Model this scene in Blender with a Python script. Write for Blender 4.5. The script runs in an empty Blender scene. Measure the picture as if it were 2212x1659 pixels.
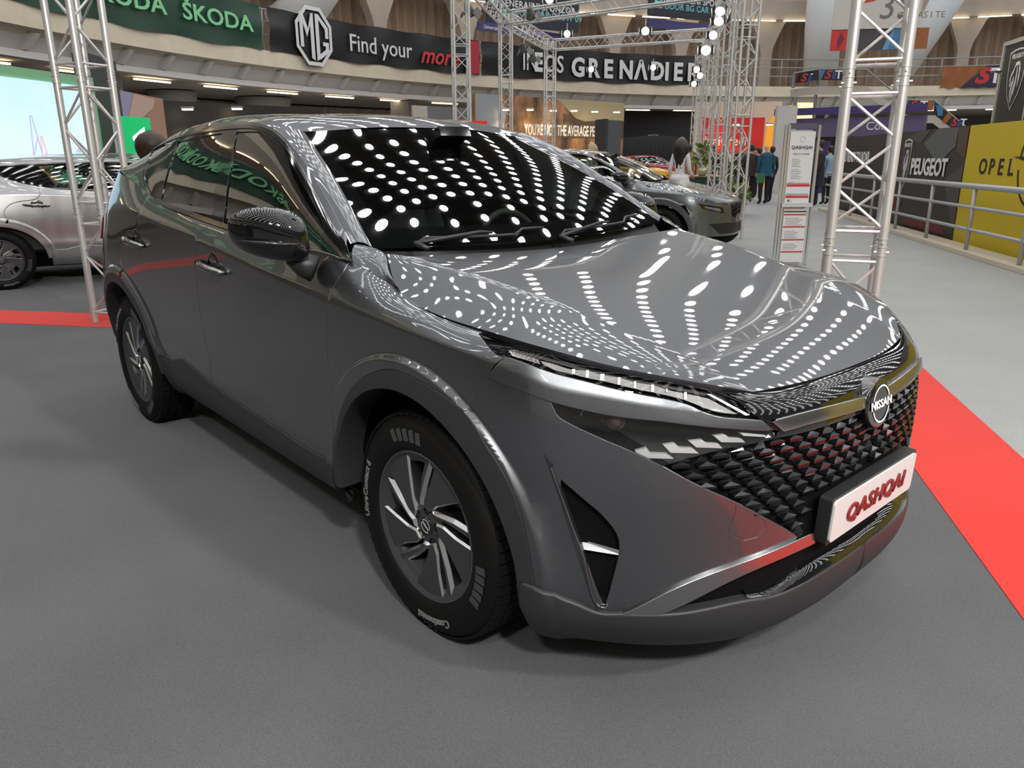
import bpy, bmesh, math, random
import numpy as np
from math import sin, cos, pi, radians
from mathutils import Vector, Matrix
from mathutils.geometry import delaunay_2d_cdt
random.seed(7)
SC=bpy.context.scene; COL=SC.collection
# ---------------------------------------------------------------- camera
FPX,CAMP=1642.33,(1.7051,-2.0549,1.4087)
YAW,PIT,ROL=2.4083,.2898,-.0026
def cam_axes():
    f=np.array([cos(YAW)*cos(PIT),sin(YAW)*cos(PIT),-sin(PIT)]); r=np.array([sin(YAW),-cos(YAW),0.]); u=np.cross(r,f)
    c,s=cos(ROL),sin(ROL); return c*r+s*u,-s*r+c*u,f
CR,CU,CF=cam_axes()
cam=bpy.data.cameras.new('camera'); camo=bpy.data.objects.new('camera',cam); COL.objects.link(camo)
cam.sensor_width=36; cam.sensor_fit='HORIZONTAL'; cam.lens=36*FPX/2212; cam.clip_end=400; cam.clip_start=.05
M=Matrix(((CR[0],CU[0],-CF[0],CAMP[0]),(CR[1],CU[1],-CF[1],CAMP[1]),(CR[2],CU[2],-CF[2],CAMP[2]),(0,0,0,1)))
camo.matrix_world=M; SC.camera=camo
# ---------------------------------------------------------------- world, exposure
SC.view_settings.view_transform='Standard'; SC.view_settings.look='None'; SC.view_settings.exposure=0.22; SC.view_settings.gamma=1
SC.view_settings.use_curve_mapping=False
wd=bpy.data.worlds.new('world'); SC.world=wd; wd.use_nodes=True
wd.node_tree.nodes['Background'].inputs[0].default_value=(.95,.93,.90,1); wd.node_tree.nodes['Background'].inputs[1].default_value=.15
cy=SC.cycles; cy.max_bounces=6; cy.diffuse_bounces=2; cy.glossy_bounces=3; cy.transmission_bounces=3; cy.transparent_max_bounces=8; cy.caustics_reflective=False; cy.caustics_refractive=False; cy.adaptive_threshold=.03
HALL=(3.,21.)          # centre of the round hall

def spl(t):
    """natural cubic spline operator: returns f(te)->matrix (len(te) x len(t))"""
    t=np.asarray(t,float); n=len(t); h=np.diff(t)
    if n==2:
        def f(te):
            a=(np.asarray(te,float)-t[0])/h[0]; return np.stack([1-a,a],1)
        return f
    A=np.zeros((n,n)); B=np.zeros((n,n)); A[0,0]=A[-1,-1]=1
    for i in range(1,n-1):
        A[i,i-1]=h[i-1]; A[i,i]=2*(h[i-1]+h[i]); A[i,i+1]=h[i]
        B[i,i-1]=6/h[i-1]; B[i,i]=-6/h[i-1]-6/h[i]; B[i,i+1]=6/h[i]
    S=np.linalg.solve(A,B)
    def f(te):
        te=np.asarray(te,float); k=np.clip(np.searchsorted(t,te,side='right')-1,0,n-2)
        hk=h[k]; a=(t[k+1]-te)/hk; b=(te-t[k])/hk; m=np.arange(len(te))
        M=np.zeros((len(te),n)); M[m,k]+=a; M[m,k+1]+=b
        M+=((a**3-a)*hk*hk/6)[:,None]*S[k]+((b**3-b)*hk*hk/6)[:,None]*S[k+1]
        return M
    return f
def curve(pts,n,knots=None):
    P=np.asarray(pts,float)
    t=np.r_[0,np.cumsum(np.linalg.norm(np.diff(P,axis=0),axis=1))] if knots is None else np.asarray(knots,float)
    te=np.linspace(t[0],t[-1],n); return spl(t)(te)@P
class Net:
    """body-side control net; s runs from the nose round the flank to the tail, v from sill to belt"""
    def __init__(self,P,s,v,crease):
        self.P=np.asarray(P,float); self.s=np.asarray(s,float); self.v=np.asarray(v,float); self.c=crease
        self.fs=spl(self.s); self.fa=spl(self.v[:crease+1]); self.fb=spl(self.v[crease:])
    def __call__(self,s,v):
        s=np.clip(np.asarray(s,float),self.s[0],self.s[-1]); v=np.clip(np.asarray(v,float),self.v[0],self.v[-1])
        Ms=self.fs(s); c=self.c; lo=v<=self.v[c]
        Mv=np.zeros((len(v),len(self.v)))
        if lo.any(): Mv[np.ix_(lo,range(c+1))]=self.fa(v[lo])
        if (~lo).any(): Mv[np.ix_(~lo,range(c,len(self.v)))]=self.fb(v[~lo])
        X=np.einsum('ni,nj,ijk->nk',Ms,Mv,self.P)
        for (xc,zc,r0,r1,am) in getattr(self,'flare',()):
            t=np.clip((np.hypot(X[:,0]-xc,X[:,2]-zc)-r0)/(r1-r0),0,1); k=1-t*t*(3-2*t)
            X[:,1]-=am*k
        return X
    def nrm(self,s,v,e=2e-3):
        s=np.asarray(s,float); v=np.asarray(v,float)
        c=self.v[self.c]
        # stay on one side of the crease
        va=np.where((v<=c),np.minimum(v+e,c),v+e); vb=np.where((v>c),np.maximum(v-e,c+1e-6),v-e)
        a=self(s+e,v)-self(s-e,v); b=self(s,va)-self(s,vb)
        n=np.cross(a,b); return n/np.maximum(np.linalg.norm(n,axis=1),1e-12)[:,None]
VK=[0,.075,.20,.26,.355,.49,.66,.80,.86,.93]
def body_net():
    cols=[]; s=[]
    # ---- front stations: (w, xoff) on superellipse; top edge points (x,w,z)
    top=[(.834,0,.852),(.827,.22,.853),(.787,.43,.857),(.716,.555,.886),(.640,.655,.912),(.550,.731,.934),(.460,.787,.9565)]
    wb=[0,.24,.46,.62,.72,.79,.852]
    zrow=[.165,.235,.36,.45,.55,.66,.77]
    xrow=[.835,.895,.918,.912,.908,.908,.898]
    yrow=[.90,.955,.99,.995,1.0,1.0,.995]
    for (tx,tw,tz),w in zip(top,wb):
        d=.68*w**3.19
        c=[]
        for k in range(7):
            c.append((xrow[k]-d,-w*yrow[k],zrow[k]+ (0 if k<5 else (k-4)*.02*(w/.85)**3)))
        p6=np.array(c[6]); t=np.array((tx,-tw,tz))
        for k,(a,bz) in enumerate(((.22,.52),(.60,.82),(1,1))):
            c.append(tuple(np.array([p6[0]+(t[0]-p6[0])*a,p6[1]+(t[1]-p6[1])*a,p6[2]+(t[2]-p6[2])*bz])))
        cols.append(c)
    s=[0,.24,.465,.645,.775,.89,1.02]
    # ---- flank stations: x, rows (w,z)
    F=lambda x,rows:(cols.append([(x,-w,z) for w,z in rows]))
    F(.40,[(.80,.20),(.845,.27),(.868,.40),(.876,.47),(.882,.565),(.886,.69),(.884,.81),(.868,.912),(.850,.944),(.818,.968)]); s.append(1.15)
    F(.20,[(.82,.21),(.872,.29),(.892,.41),(.898,.47),(.903,.565),(.907,.70),(.908,.83),(.897,.940),(.864,.967),(.817,.975)]); s.append(1.35)
    F(0.,[(.82,.22),(.875,.30),(.897,.41),(.902,.47),(.906,.565),(.910,.70),(.913,.84),(.907,.953),(.880,.988),(.836,1.000)]); s.append(1.55)
    F(-.22,[(.815,.225),(.872,.30),(.894,.41),(.899,.47),(.903,.565),(.908,.70),(.913,.85),(.908,.967),(.868,1.022),(.800,1.042)]); s.append(1.77)
    F(-.42,[(.81,.23),(.866,.30),(.890,.40),(.897,.47),(.899,.565),(.905,.70),(.914,.86),(.911,.981),(.872,1.062),(.845,1.105)]); s.append(1.97)
    F(-.8,[(.805,.235),(.862,.305),(.889,.412),(.897,.47),(.897,.565),(.904,.70),(.914,.87),(.911,1.022),(.879,1.076),(.858,1.113)]); s.append(2.35)
    F(-1.2,[(.80,.24),(.862,.31),(.889,.430),(.898,.485),(.897,.566),(.904,.70),(.914,.88),(.911,1.066),(.881,1.108),(.860,1.135)]); s.append(2.75)
    F(-1.6,[(.80,.245),(.862,.32),(.889,.457),(.898,.51),(.897,.575),(.905,.70),(.913,.89),(.908,1.100),(.885,1.138),(.862,1.165)]); s.append(3.15)
    F(-2.0,[(.80,.25),(.862,.33),(.890,.48),(.900,.53),(.901,.60),(.908,.72),(.916,.90),(.908,1.125),(.882,1.168),(.856,1.203)]); s.append(3.55)
    F(-2.33,[(.80,.25),(.865,.34),(.893,.48),(.903,.53),(.907,.60),(.914,.73),(.920,.91),(.907,1.142),(.868,1.205),(.826,1.262)]); s.append(3.88)
    F(-2.665,[(.80,.26),(.865,.35),(.893,.47),(.903,.53),(.910,.61),(.916,.74),(.916,.92),(.893,1.135),(.846,1.225),(.795,1.310)]); s.append(4.215)
    F(-2.98,[(.78,.28),(.845,.36),(.875,.47),(.885,.53),(.892,.61),(.897,.74),(.890,.92),(.855,1.115),(.806,1.225),(.745,1.345)]); s.append(4.53)
    # tail
    T=lambda rows:(cols.append([(x,-w,z) for x,w,z in rows]))
    T([(-3.12,.73,.30),(-3.17,.79,.37),(-3.20,.815,.47),(-3.21,.82,.53),(-3.22,.825,.61),(-3.22,.83,.74),(-3.20,.81,.92),(-3.16,.765,1.095),(-3.12,.725,1.215),(-3.06,.665,1.36)]); s.append(4.78)
    T([(-3.25,.55,.30),(-3.32,.60,.37),(-3.36,.62,.47),(-3.38,.63,.53),(-3.39,.63,.61),(-3.38,.63,.74),(-3.35,.62,.92),(-3.31,.59,1.08),(-3.25,.56,1.21),(-3.16,.52,1.37)]); s.append(5.04)
    T([(-3.30,0,.30),(-3.38,0,.37),(-3.43,0,.47),(-3.455,0,.53),(-3.465,0,.61),(-3.45,0,.74),(-3.41,0,.92),(-3.37,0,1.08),(-3.30,0,1.21),(-3.20,0,1.38)]); s.append(5.66)
    N=Net(cols,s,VK,7); N.flare=((-.012,.352,.511,.531,.017),(-2.665,.352,.505,.525,.015)); return N
def gh_net():
    """greenhouse side: columns from the mirror corner back to the tailgate, rows belt->roof rail"""
    B=[(-.36,.846,1.102),(-.62,.856,1.103),(-.85,.859,1.115),(-1.1,.860,1.130),(-1.4,.861,1.150),(-1.8,.859,1.184),(-2.05,.852,1.209),(-2.33,.826,1.262),(-2.665,.795,1.310),(-2.98,.745,1.345)]
    T=[(-.454,.80,1.146),(-.734,.74,1.311),(-.96,.703,1.431),(-1.20,.669,1.517),(-1.48,.655,1.552),(-1.85,.650,1.558),(-2.15,.640,1.545),(-2.50,.615,1.512),(-2.80,.580,1.470),(-3.02,.548,1.428)]
    cols=[];s=[0]
    for k,(b,t) in enumerate(zip(B,T)):
        b=np.array(b);t=np.array(t)
        c=[]
        for u in (0,.33,.67,1):
            p=b+(t-b)*u; bul=4*u*(1-u)*.018*np.linalg.norm(t-b)/.45
            p=p+np.array([0,bul*.9,bul*.3]); c.append((p[0],-p[1],p[2]))
        cols.append(c)
        if k: s.append(s[-1]+.5*(np.linalg.norm(b-np.array(B[k-1]))+np.linalg.norm(t-np.array(T[k-1]))))
    N=Net(cols,s,[0,.14,.28,.42],3)
    N.fb=lambda te:np.ones((len(te),1))
    return N

OUT={
'archF':[(2.0214,0.2094),(1.9866,0.2866),(1.9523,0.3738),(1.8856,0.4691),(1.7805,0.5634),(1.6742,0.6265),(1.5984,0.6561),(1.4854,0.6579),(1.3776,0.6434),(1.2875,0.6071),(1.2131,0.5237),(1.1427,0.4356),(1.1,0.3593),(1.0753,0.2571),(1.0655,0.1944)],
'door_fender':[(1.9464,0.909),(1.9508,0.8558),(1.9678,0.8236),(1.9719,0.7982),(1.9861,0.7127),(1.9943,0.633),(2.003,0.5566),(1.9855,0.4108),(2.0171,0.2164)],
'doorbot':[(2.0171,0.2164),(2.1612,0.2007),(2.4505,0.1979),(2.791,0.1997),(3.1163,0.2014)],
'doorsplit':[(3.1163,0.2014),(3.0758,0.3279),(3.0964,0.4703),(3.0955,0.5401),(3.0843,0.6293),(3.0713,0.7025),(3.0631,0.7447),(3.0538,0.7691),(3.0385,0.8121),(3.0217,0.854),(2.9989,0.901)],
'rdoorbot':[(3.1163,0.2014),(3.2742,0.2181),(3.4291,0.2369),(3.6059,0.1826),(3.7144,0.1899)],
'rgap':[(3.7776,0.88),(3.7659,0.8121),(3.9087,0.763),(4.0479,0.7396),(4.0908,0.7132),(4.1143,0.6707),(4.0898,0.6166)],
'drl_bot':[(1.33,0.9064),(1.2838,0.8704),(1.248,0.8455),(1.2262,0.836),(1.199,0.8389),(1.1036,0.8415),(0.99,0.8369),(0.9034,0.8354),(0.8525,0.8318),(0.7768,0.8279),(0.6907,0.8211),(0.663,0.8135),(0.5947,0.7689),(0.5343,0.7554),(0.4791,0.7365)],
'drl_top':[(1.3312,0.9081),(1.2724,0.9018),(1.2016,0.913),(1.0647,0.9123),(0.9328,0.9107),(0.8196,0.9096),(0.7342,0.9124),(0.6295,0.912),(0.6031,0.91),(0.5684,0.9045),(0.5337,0.8671),(0.4787,0.7503)],
'bumpgap':[(1.199,0.8389),(1.2363,0.7573),(1.2619,0.6936),(1.2771,0.6498),(1.2919,0.6044)],
'band_bot':[(1.2358,0.757),(1.2266,0.7548),(1.1501,0.7507),(1.0785,0.7484),(1.0173,0.7397),(0.9413,0.7297),(0.8606,0.7209),(0.7789,0.7192),(0.7332,0.7202),(0.6528,0.7099),(0.5679,0.6972),(0.4461,0.6677)],
'lamp_low':[(1.0173,0.7397),(1.0025,0.711),(0.9851,0.6758),(0.9644,0.6609),(0.912,0.6357),(0.8499,0.6073),(0.7924,0.581),(0.7457,0.5534),(0.7153,0.5348)],
'lamp_grille':[(0.7174,0.5376),(0.6472,0.5708),(0.5815,0.5961),(0.5106,0.6117),(0.4339,0.6244)],
'grille_low':[(0.7153,0.5348),(0.6381,0.4803),(0.5346,0.4169),(0.4433,0.3503),(0.335,0.2766)],
'grille_top':[(0.4339,0.6244),(0.4018,0.6255),(0.2466,0.6284),(0.0722,0.6214)],
'vbar_top':[(0.4507,0.728),(0.3733,0.7504),(0.2825,0.7532),(0.0681,0.7169)],
'vbar_bot':[(0.4203,0.6604),(0.3365,0.6748),(0.245,0.6736),(0.0739,0.6535)],
'tow':[(0.5399,0.4132),(0.5395,0.3931),(0.5561,0.3304),(0.5107,0.3006),(0.4705,0.303),(0.4482,0.3267),(0.4499,0.3487)],
'intake':[(0.9832,0.4769),(0.9526,0.4573),(0.9068,0.4239),(0.8631,0.3892),(0.8406,0.365),(0.8245,0.3413),(0.8146,0.3144),(0.8138,0.2883),(0.8207,0.2609),(0.838,0.2211),(0.8565,0.1758),(0.8689,0.175),(0.9085,0.2613),(0.9249,0.3078),(0.9434,0.3589),(0.9643,0.4108),(0.9844,0.4539)],
'ridge':[(1.0357,0.5414),(1.0148,0.4923),(0.9927,0.4408),(0.9668,0.3764),(0.9419,0.2951),(0.9148,0.2285),(0.8878,0.1618)],
'low_bound':[(1.1085,0.1749),(1.0627,0.1896),(0.9888,0.1855),(0.9375,0.1738),(0.8817,0.1536),(0.8145,0.1562)],
'strip_up':[(0.8165,0.1584),(0.7066,0.2114),(0.5784,0.246),(0.4305,0.2664),(0.3556,0.2734),(0.2867,0.277)],
'strip_lo':[(0.75,0.1606),(0.7274,0.1658),(0.682,0.1829),(0.5784,0.2199),(0.4297,0.2467),(0.2778,0.2551)],
'ledge_top':[(0.5095,0.1998),(0.4459,0.1945),(0.337,0.2104),(0.1975,0.2181),(0.0359,0.2163)],
'val_mid':[(0.7498,0.1592),(0.6827,0.1625),(0.603,0.1718),(0.5421,0.1781)],
'ledge_low':[(0.5005,0.1789),(0.4602,0.1763),(0.4138,0.1747),(0.3533,0.1775),(0.2134,0.1846),(0.0289,0.1859)],
'archR':[(4.1316,0.6083),(4.0424,0.6035),(3.926,0.5775),(3.8398,0.5165),(3.7879,0.417),(3.7339,0.2999),(3.7144,0.1899)],
'g_front':[(1.1295,0.3709),(1.0183,0.3787),(0.9028,0.386),(0.7936,0.3874),(0.6865,0.3804),(0.5257,0.3544),(0.381,0.3223),(0.2465,0.2722),(0.1981,0.2158),(0.2158,0.1524),(0.2188,0.0),(0.2809,0.0),(0.6266,0.0),(0.8527,0.0),(1.01,0.0013),(1.0148,0.0723),(1.0513,0.2231)],
'g_rear':[(1.8074,0.3404),(1.5605,0.3484),(1.379,0.3584),(1.2776,0.3642),(1.1505,0.1835),(1.1184,0.0068),(1.3792,0.0043),(1.6243,0.0053),(1.7416,0.0),(1.7519,0.0839),(1.7715,0.2129)],
'g_quarter':[(1.9065,0.3486),(1.8535,0.2419),(1.8191,0.104),(1.795,0.0035),(1.9259,0.0103),(2.073,0.0337),(2.1411,0.0806),(2.2255,0.2279),(2.3847,0.3671),(2.1634,0.3728)],
'g_dlo':[(0.0325,0.2938),(0.0707,0.2961),(0.2692,0.35),(0.4766,0.3823),(0.6333,0.403),(0.7547,0.4066),(0.8812,0.4059),(1.0559,0.4016),(1.2425,0.3924),(1.6329,0.3793),(1.9494,0.3784),(2.3687,0.3706)],
'g_rearclose':[(2.374,0.3706),(2.2528,0.2282),(2.1616,0.0762),(2.0816,0.0212),(1.9218,0.0),(1.779,0.0)],
'taillamp':[(4.5393,0.7685),(4.4139,0.8153),(4.8623,0.8248),(4.9166,0.8129),(4.888,0.8013),(4.7808,0.765)],
'g_bpillar':[(1.2776,0.3642),(1.1295,0.3709),(1.0513,0.2231),(1.0148,0.0723),(1.01,0.0013),(1.1174,0.0044),(1.1505,0.1835)],
'refl0':[(0.7818,0.5811),(0.7549,0.5946),(0.7456,0.5769),(0.7081,0.5773),(0.6927,0.5616),(0.7641,0.5589)],
'refl1':[(0.7165,0.6094),(0.6907,0.6185),(0.6797,0.6024),(0.6491,0.6008),(0.6344,0.5816),(0.6995,0.5821)],
'refl2':[(0.6578,0.6283),(0.6271,0.6356),(0.6164,0.6219),(0.5878,0.6182),(0.5777,0.5999),(0.6403,0.6039)],
'refl3':[(0.5989,0.6526),(0.5719,0.6592),(0.5605,0.6428),(0.5299,0.6369),(0.5191,0.6181),(0.5803,0.6241)],
'refl4':[(0.5317,0.6657),(0.4623,0.6428),(0.4593,0.6331),(0.5238,0.6482)],
'proj':[(0.8288,0.6842)],
'lamprib':[(0.9155,0.7193),(0.8576,0.678),(0.8375,0.6345),(0.869,0.644),(0.9272,0.6918)],
'dref_t':[(1.0745,0.8749),(0.9986,0.8722),(0.9625,0.8706),(0.9213,0.8834),(0.8842,0.8824),(0.8361,0.8861),(0.8033,0.879),(0.7633,0.8811),(0.7243,0.8704),(0.6811,0.8663),(0.6181,0.8585)],
'dref_b':[(1.0614,0.8633),(1.0187,0.8538),(0.9603,0.8541),(0.9177,0.8527),(0.8772,0.8549),(0.8351,0.8529),(0.7989,0.8499),(0.7581,0.8478),(0.7167,0.8445),(0.6654,0.8331),(0.5954,0.8083),(0.5403,0.8045)],
'dplate':[(1.2091,0.8811),(1.0889,0.8785),(1.0713,0.8604),(1.187,0.8608)],
'dhook':[(0.6259,0.8776),(0.6139,0.8817),(0.507,0.7956),(0.5187,0.7899)],
'tick0':[(0.9604,0.8714),(0.9519,0.8748),(0.9508,0.8556),(0.9592,0.8531)],
'tick1':[(0.9222,0.8829),(0.9146,0.8868),(0.9121,0.8545),(0.9198,0.852)],
'tick2':[(0.8851,0.882),(0.8755,0.8869),(0.8729,0.8564),(0.8828,0.853)],
'tick3':[(0.8429,0.8848),(0.8371,0.8877),(0.8336,0.8534),(0.8395,0.8514)],
'tick4':[(0.8053,0.8803),(0.8005,0.8825),(0.796,0.8524),(0.8009,0.8508)],
'tick5':[(0.7654,0.8802),(0.759,0.883),(0.7538,0.8496),(0.7603,0.8478)],
'tick6':[(0.7288,0.8729),(0.7258,0.874),(0.7234,0.8575),(0.7264,0.8566)],
'tick7':[(0.6844,0.8693),(0.6777,0.8715),(0.6739,0.8389),(0.6805,0.8375)],
'drllet':[(1.1694,0.8786),(1.1059,0.8687)],
}
# ---------------------------------------------------------------- helpers
def rayd(x,y): return CR*(x-1106)+CU*(829.5-y)+CF*FPX
def at(x,y,ax,v):
    d=rayd(x,y); i='xyz'.index(ax); t=(v-CAMP[i])/d[i]; return np.array(CAMP)+t*d
def dist(x,y,r):
    d=rayd(x,y); d=d/math.hypot(d[0],d[1]); return np.array(CAMP)+d*r
MATS={}
def mat(name,col=(.5,.5,.5),rough=.5,metal=0,spec=.5,coat=0,coatr=.03,emit=None,es=1,trans=0,alpha=1,bump=0,bscale=200,noise=0,nscale=20,sheen=0):
    if name in MATS: return MATS[name]
    m=bpy.data.materials.new(name); m.use_nodes=True; nt=m.node_tree; b=nt.nodes['Principled BSDF']; I=b.inputs
    I['Base Color'].default_value=(*col,1); I['Roughness'].default_value=rough; I['Metallic'].default_value=metal
    I['Specular IOR Level'].default_value=spec; I['Coat Weight'].default_value=coat; I['Coat Roughness'].default_value=coatr
    if emit: I['Emission Color'].default_value=(*emit,1); I['Emission Strength'].default_value=es
    if trans: I['Transmission Weight'].default_value=trans
    if sheen: I['Sheen Weight'].default_value=sheen
    if noise or bump:
        tc=nt.nodes.new('ShaderNodeTexCoord')
    if noise:
        n=nt.nodes.new('ShaderNodeTexNoise'); n.inputs['Scale'].default_value=nscale; n.inputs['Detail'].default_value=6
        r=nt.nodes.new('ShaderNodeMix'); r.data_type='RGBA'; r.inputs[6].default_value=(*[c*(1-noise) for c in col],1); r.inputs[7].default_value=(*[min(1,c*(1+noise)) for c in col],1)
        nt.links.new(tc.outputs['Object'],n.inputs['Vector']); nt.links.new(n.outputs['Fac'],r.inputs[0]); nt.links.new(r.outputs[2],I['Base Color'])
    if bump:
        n=nt.nodes.new('ShaderNodeTexNoise'); n.inputs['Scale'].default_value=bscale; n.inputs['Detail'].default_value=3
        bp=nt.nodes.new('ShaderNodeBump'); bp.inputs['Strength'].default_value=bump; bp.inputs['Distance'].default_value=.01
        nt.links.new(tc.outputs['Object'],n.inputs['Vector']); nt.links.new(n.outputs['Fac'],bp.inputs['Height']); nt.links.new(bp.outputs['Normal'],I['Normal'])
    MATS[name]=m; return m
def glassmat(name,tint=(.6,.7,.65),boost=1.0,base=.04,tr=1.0):
    if name in MATS: return MATS[name]
    m=bpy.data.materials.new(name); m.use_nodes=True; nt=m.node_tree; nt.nodes.clear()
    o=nt.nodes.new('ShaderNodeOutputMaterial'); mx=nt.nodes.new('ShaderNodeMixShader'); t=nt.nodes.new('ShaderNodeBsdfTransparent'); g=nt.nodes.new('ShaderNodeBsdfGlossy')
    f=nt.nodes.new('ShaderNodeFresnel'); f.inputs['IOR'].default_value=1.5
    ma=nt.nodes.new('ShaderNodeMath'); ma.operation='MULTIPLY_ADD'; ma.inputs[1].default_value=boost; ma.inputs[2].default_value=base; ma.use_clamp=True
    t.inputs[0].default_value=(*[c*tr for c in tint],1); g.inputs['Roughness'].default_value=.0; g.inputs['Color'].default_value=(1,1,1,1)
    L=nt.links.new; L(f.outputs[0],ma.inputs[0]); L(ma.outputs[0],mx.inputs[0]); L(t.outputs[0],mx.inputs[1]); L(g.outputs[0],mx.inputs[2]); L(mx.outputs[0],o.inputs[0])
    MATS[name]=m; return m
def link(o,parent=None):
    COL.objects.link(o)
    if parent is not None: o.parent=parent
    return o
def tag(o,label=None,cat=None,group=None,kind=None):
    for k,v in (('label',label),('category',cat),('group',group),('kind',kind)):
        if v: o[k]=v
    return o
def thing(name,label,cat,loc=(0,0,0),rz=0,group=None):
    o=bpy.data.objects.new(name,None); COL.objects.link(o); o.location=loc; o.rotation_euler=(0,0,rz); o.empty_display_size=.1
    return tag(o,label,cat,group)
def mk(name,V,F,m,parent=None,smooth=False,N=None,auto=None):
    me=bpy.data.meshes.new(name); me.from_pydata([tuple(map(float,v)) for v in V],[],[tuple(map(int,f)) for f in F]); me.update()
    if m is not None:
        for q in (m if isinstance(m,(list,tuple)) else [m]): me.materials.append(q)
    if smooth or N is not None: me.shade_smooth()
    if auto is not None:
        me.shade_smooth(); me.set_sharp_from_angle(angle=radians(auto))
    if N is not None: me.normals_split_custom_set_from_vertices([tuple(map(float,n)) for n in N])
    return link(bpy.data.objects.new(name,me),parent)
class MB:
    """collects simple solids into one mesh"""
    def __init__(s): s.v=[];s.f=[];s.m=[]
    def add(s,V,F,mi=0):
        n=len(s.v); s.v+= [tuple(v) for v in V]; s.f+=[tuple(i+n for i in f) for f in F]; s.m+=[mi]*len(F); return s
    def box(s,c,d,rz=0,mi=0,tilt=None):
        x,y,z=[k/2 for k in d]; P=[(a*x,b*y,e*z) for a in(-1,1) for b in(-1,1) for e in(-1,1)]
        R=Matrix.Rotation(rz,3,'Z')
        if tilt: R=R@Matrix.Rotation(tilt[0],3,'X')@Matrix.Rotation(tilt[1],3,'Y')
        P=[tuple(R@Vector(p)+Vector(c)) for p in P]
        return s.add(P,[(0,1,3,2),(4,6,7,5),(0,4,5,1),(2,3,7,6),(0,2,6,4),(1,5,7,3)],mi)
    def tube(s,pts,r,n=8,mi=0,caps=True):
        pts=[Vector(p) for p in pts]; rr=r if isinstance(r,(list,tuple)) else [r]*len(pts)
        V=[];F=[]; up=Vector((0,0,1)); 
        d0=(pts[1]-pts[0]).normalized(); a=d0.orthogonal().normalized()
        for i,p in enumerate(pts):
            d=(pts[min(i+1,len(pts)-1)]-pts[max(i-1,0)]).normalized()
            a=(a-d*a.dot(d)); a=a.normalized() if a.length>1e-6 else d.orthogonal().normalized()
            b=d.cross(a)
            for k in range(n):
                t=2*pi*k/n; V.append(tuple(p+(a*cos(t)+b*sin(t))*rr[i]))
        for i in range(len(pts)-1):
            for k in range(n):
                k2=(k+1)%n; F.append((i*n+k,i*n+k2,(i+1)*n+k2,(i+1)*n+k))
        if caps: F.append(tuple(range(n-1,-1,-1))); F.append(tuple((len(pts)-1)*n+k for k in range(n)))
        return s.add(V,F,mi)
    def prism(s,poly,z0,z1,mi=0,fn=None):
        n=len(poly); V=[(x,y,z0) for x,y in poly]+[(x,y,z1) for x,y in poly]
        if fn: V=[fn(*v) for v in V]
        F=[tuple(range(n-1,-1,-1)),tuple(range(n,2*n))]+[(i,(i+1)%n,(i+1)%n+n,i+n) for i in range(n)]
        return s.add(V,F,mi)
    def lathe(s,prof,n=32,axis='z',c=(0,0,0),mi=0):
        V=[];F=[];k=len(prof)
        for j in range(n):
            t=2*pi*j/n
            for r,h in prof:
                p=(r*cos(t),r*sin(t),h)
                if axis=='y': p=(p[0],p[2],p[1])
                V.append((p[0]+c[0],p[1]+c[1],p[2]+c[2]))
        for j in range(n):
            j2=(j+1)%n
            for i in range(k-1):
                q=(j*k+i,j2*k+i,j2*k+i+1,j*k+i+1)
                F.append(q if axis=='z' else q[::-1])
        return s.add(V,F,mi)
    def build(s,name,m,parent=None,auto=None,smooth=False):
        o=mk(name,s.v,s.f,m,parent,smooth=smooth,auto=auto)
        if isinstance(m,(list,tuple)): 
            for p,i in zip(o.data.polygons,s.m): p.material_index=i
        return o
def loft(curves,nu,nv):
    """curves: list of 3-D polylines (>=2); returns (nv x nu x 3) grid"""
    R=np.array([curve(c,nu) for c in curves]); t=np.r_[0,np.cumsum([np.linalg.norm(R[i+1]-R[i],axis=1).mean() for i in range(len(R)-1)])]
    return np.einsum('ij,jkl->ikl',spl(t)(np.linspace(0,t[-1],nv)),R)
def gridmesh(G,flip=False,off=0):
    n,m=G.shape[:2]; V=G.reshape(-1,3); F=[]
    for i in range(n-1):
        for j in range(m-1):
            q=(i*m+j,i*m+j+1,(i+1)*m+j+1,(i+1)*m+j); F.append(q[::-1] if flip else q)
    return [tuple(v) for v in V],F+[] if not off else F
def mirror_v(V): return [(v[0],-v[1],v[2]) for v in V]
def inpoly(P,poly):
    P=np.asarray(P); poly=np.asarray(poly); x,y=P[:,0],P[:,1]; c=np.zeros(len(P),bool); j=len(poly)-1
    for i in range(len(poly)):
        xi,yi=poly[i];xj,yj=poly[j]
        with np.errstate(divide='ignore',invalid='ignore'):
            k=((yi>y)!=(yj>y))&(x<(xj-xi)*(y-yi)/(yj-yi+1e-15)+xi)
        c^=k; j=i
    return c
def seg(pts,step=.012,smooth=True):
    P=np.asarray(pts,float); L=np.linalg.norm(np.diff(P,axis=0),axis=1).sum(); n=max(2,int(L/step)+1)
    if len(P)==2 or not smooth:
        t=np.r_[0,np.cumsum(np.linalg.norm(np.diff(P,axis=0),axis=1))]; te=np.linspace(0,t[-1],n)
        if not smooth: te=np.unique(np.r_[te,t])
        return np.stack([np.interp(te,t,P[:,k]) for k in range(P.shape[1])],1)
    return curve(P,n)
def outline(*segs):
    out=[]
    for s_ in segs:
        s_=np.asarray(s_)
        for p in s_:
            if not out or np.hypot(*(p-out[-1]))>2e-3: out.append(np.array(p))
    if np.hypot(*(out[0]-out[-1]))<2e-3: out.pop()
    return np.array(out)
def area2(P): x,y=P[:,0],P[:,1]; return np.sum(x*np.roll(y,-1)-np.roll(x,-1)*y)
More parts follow.
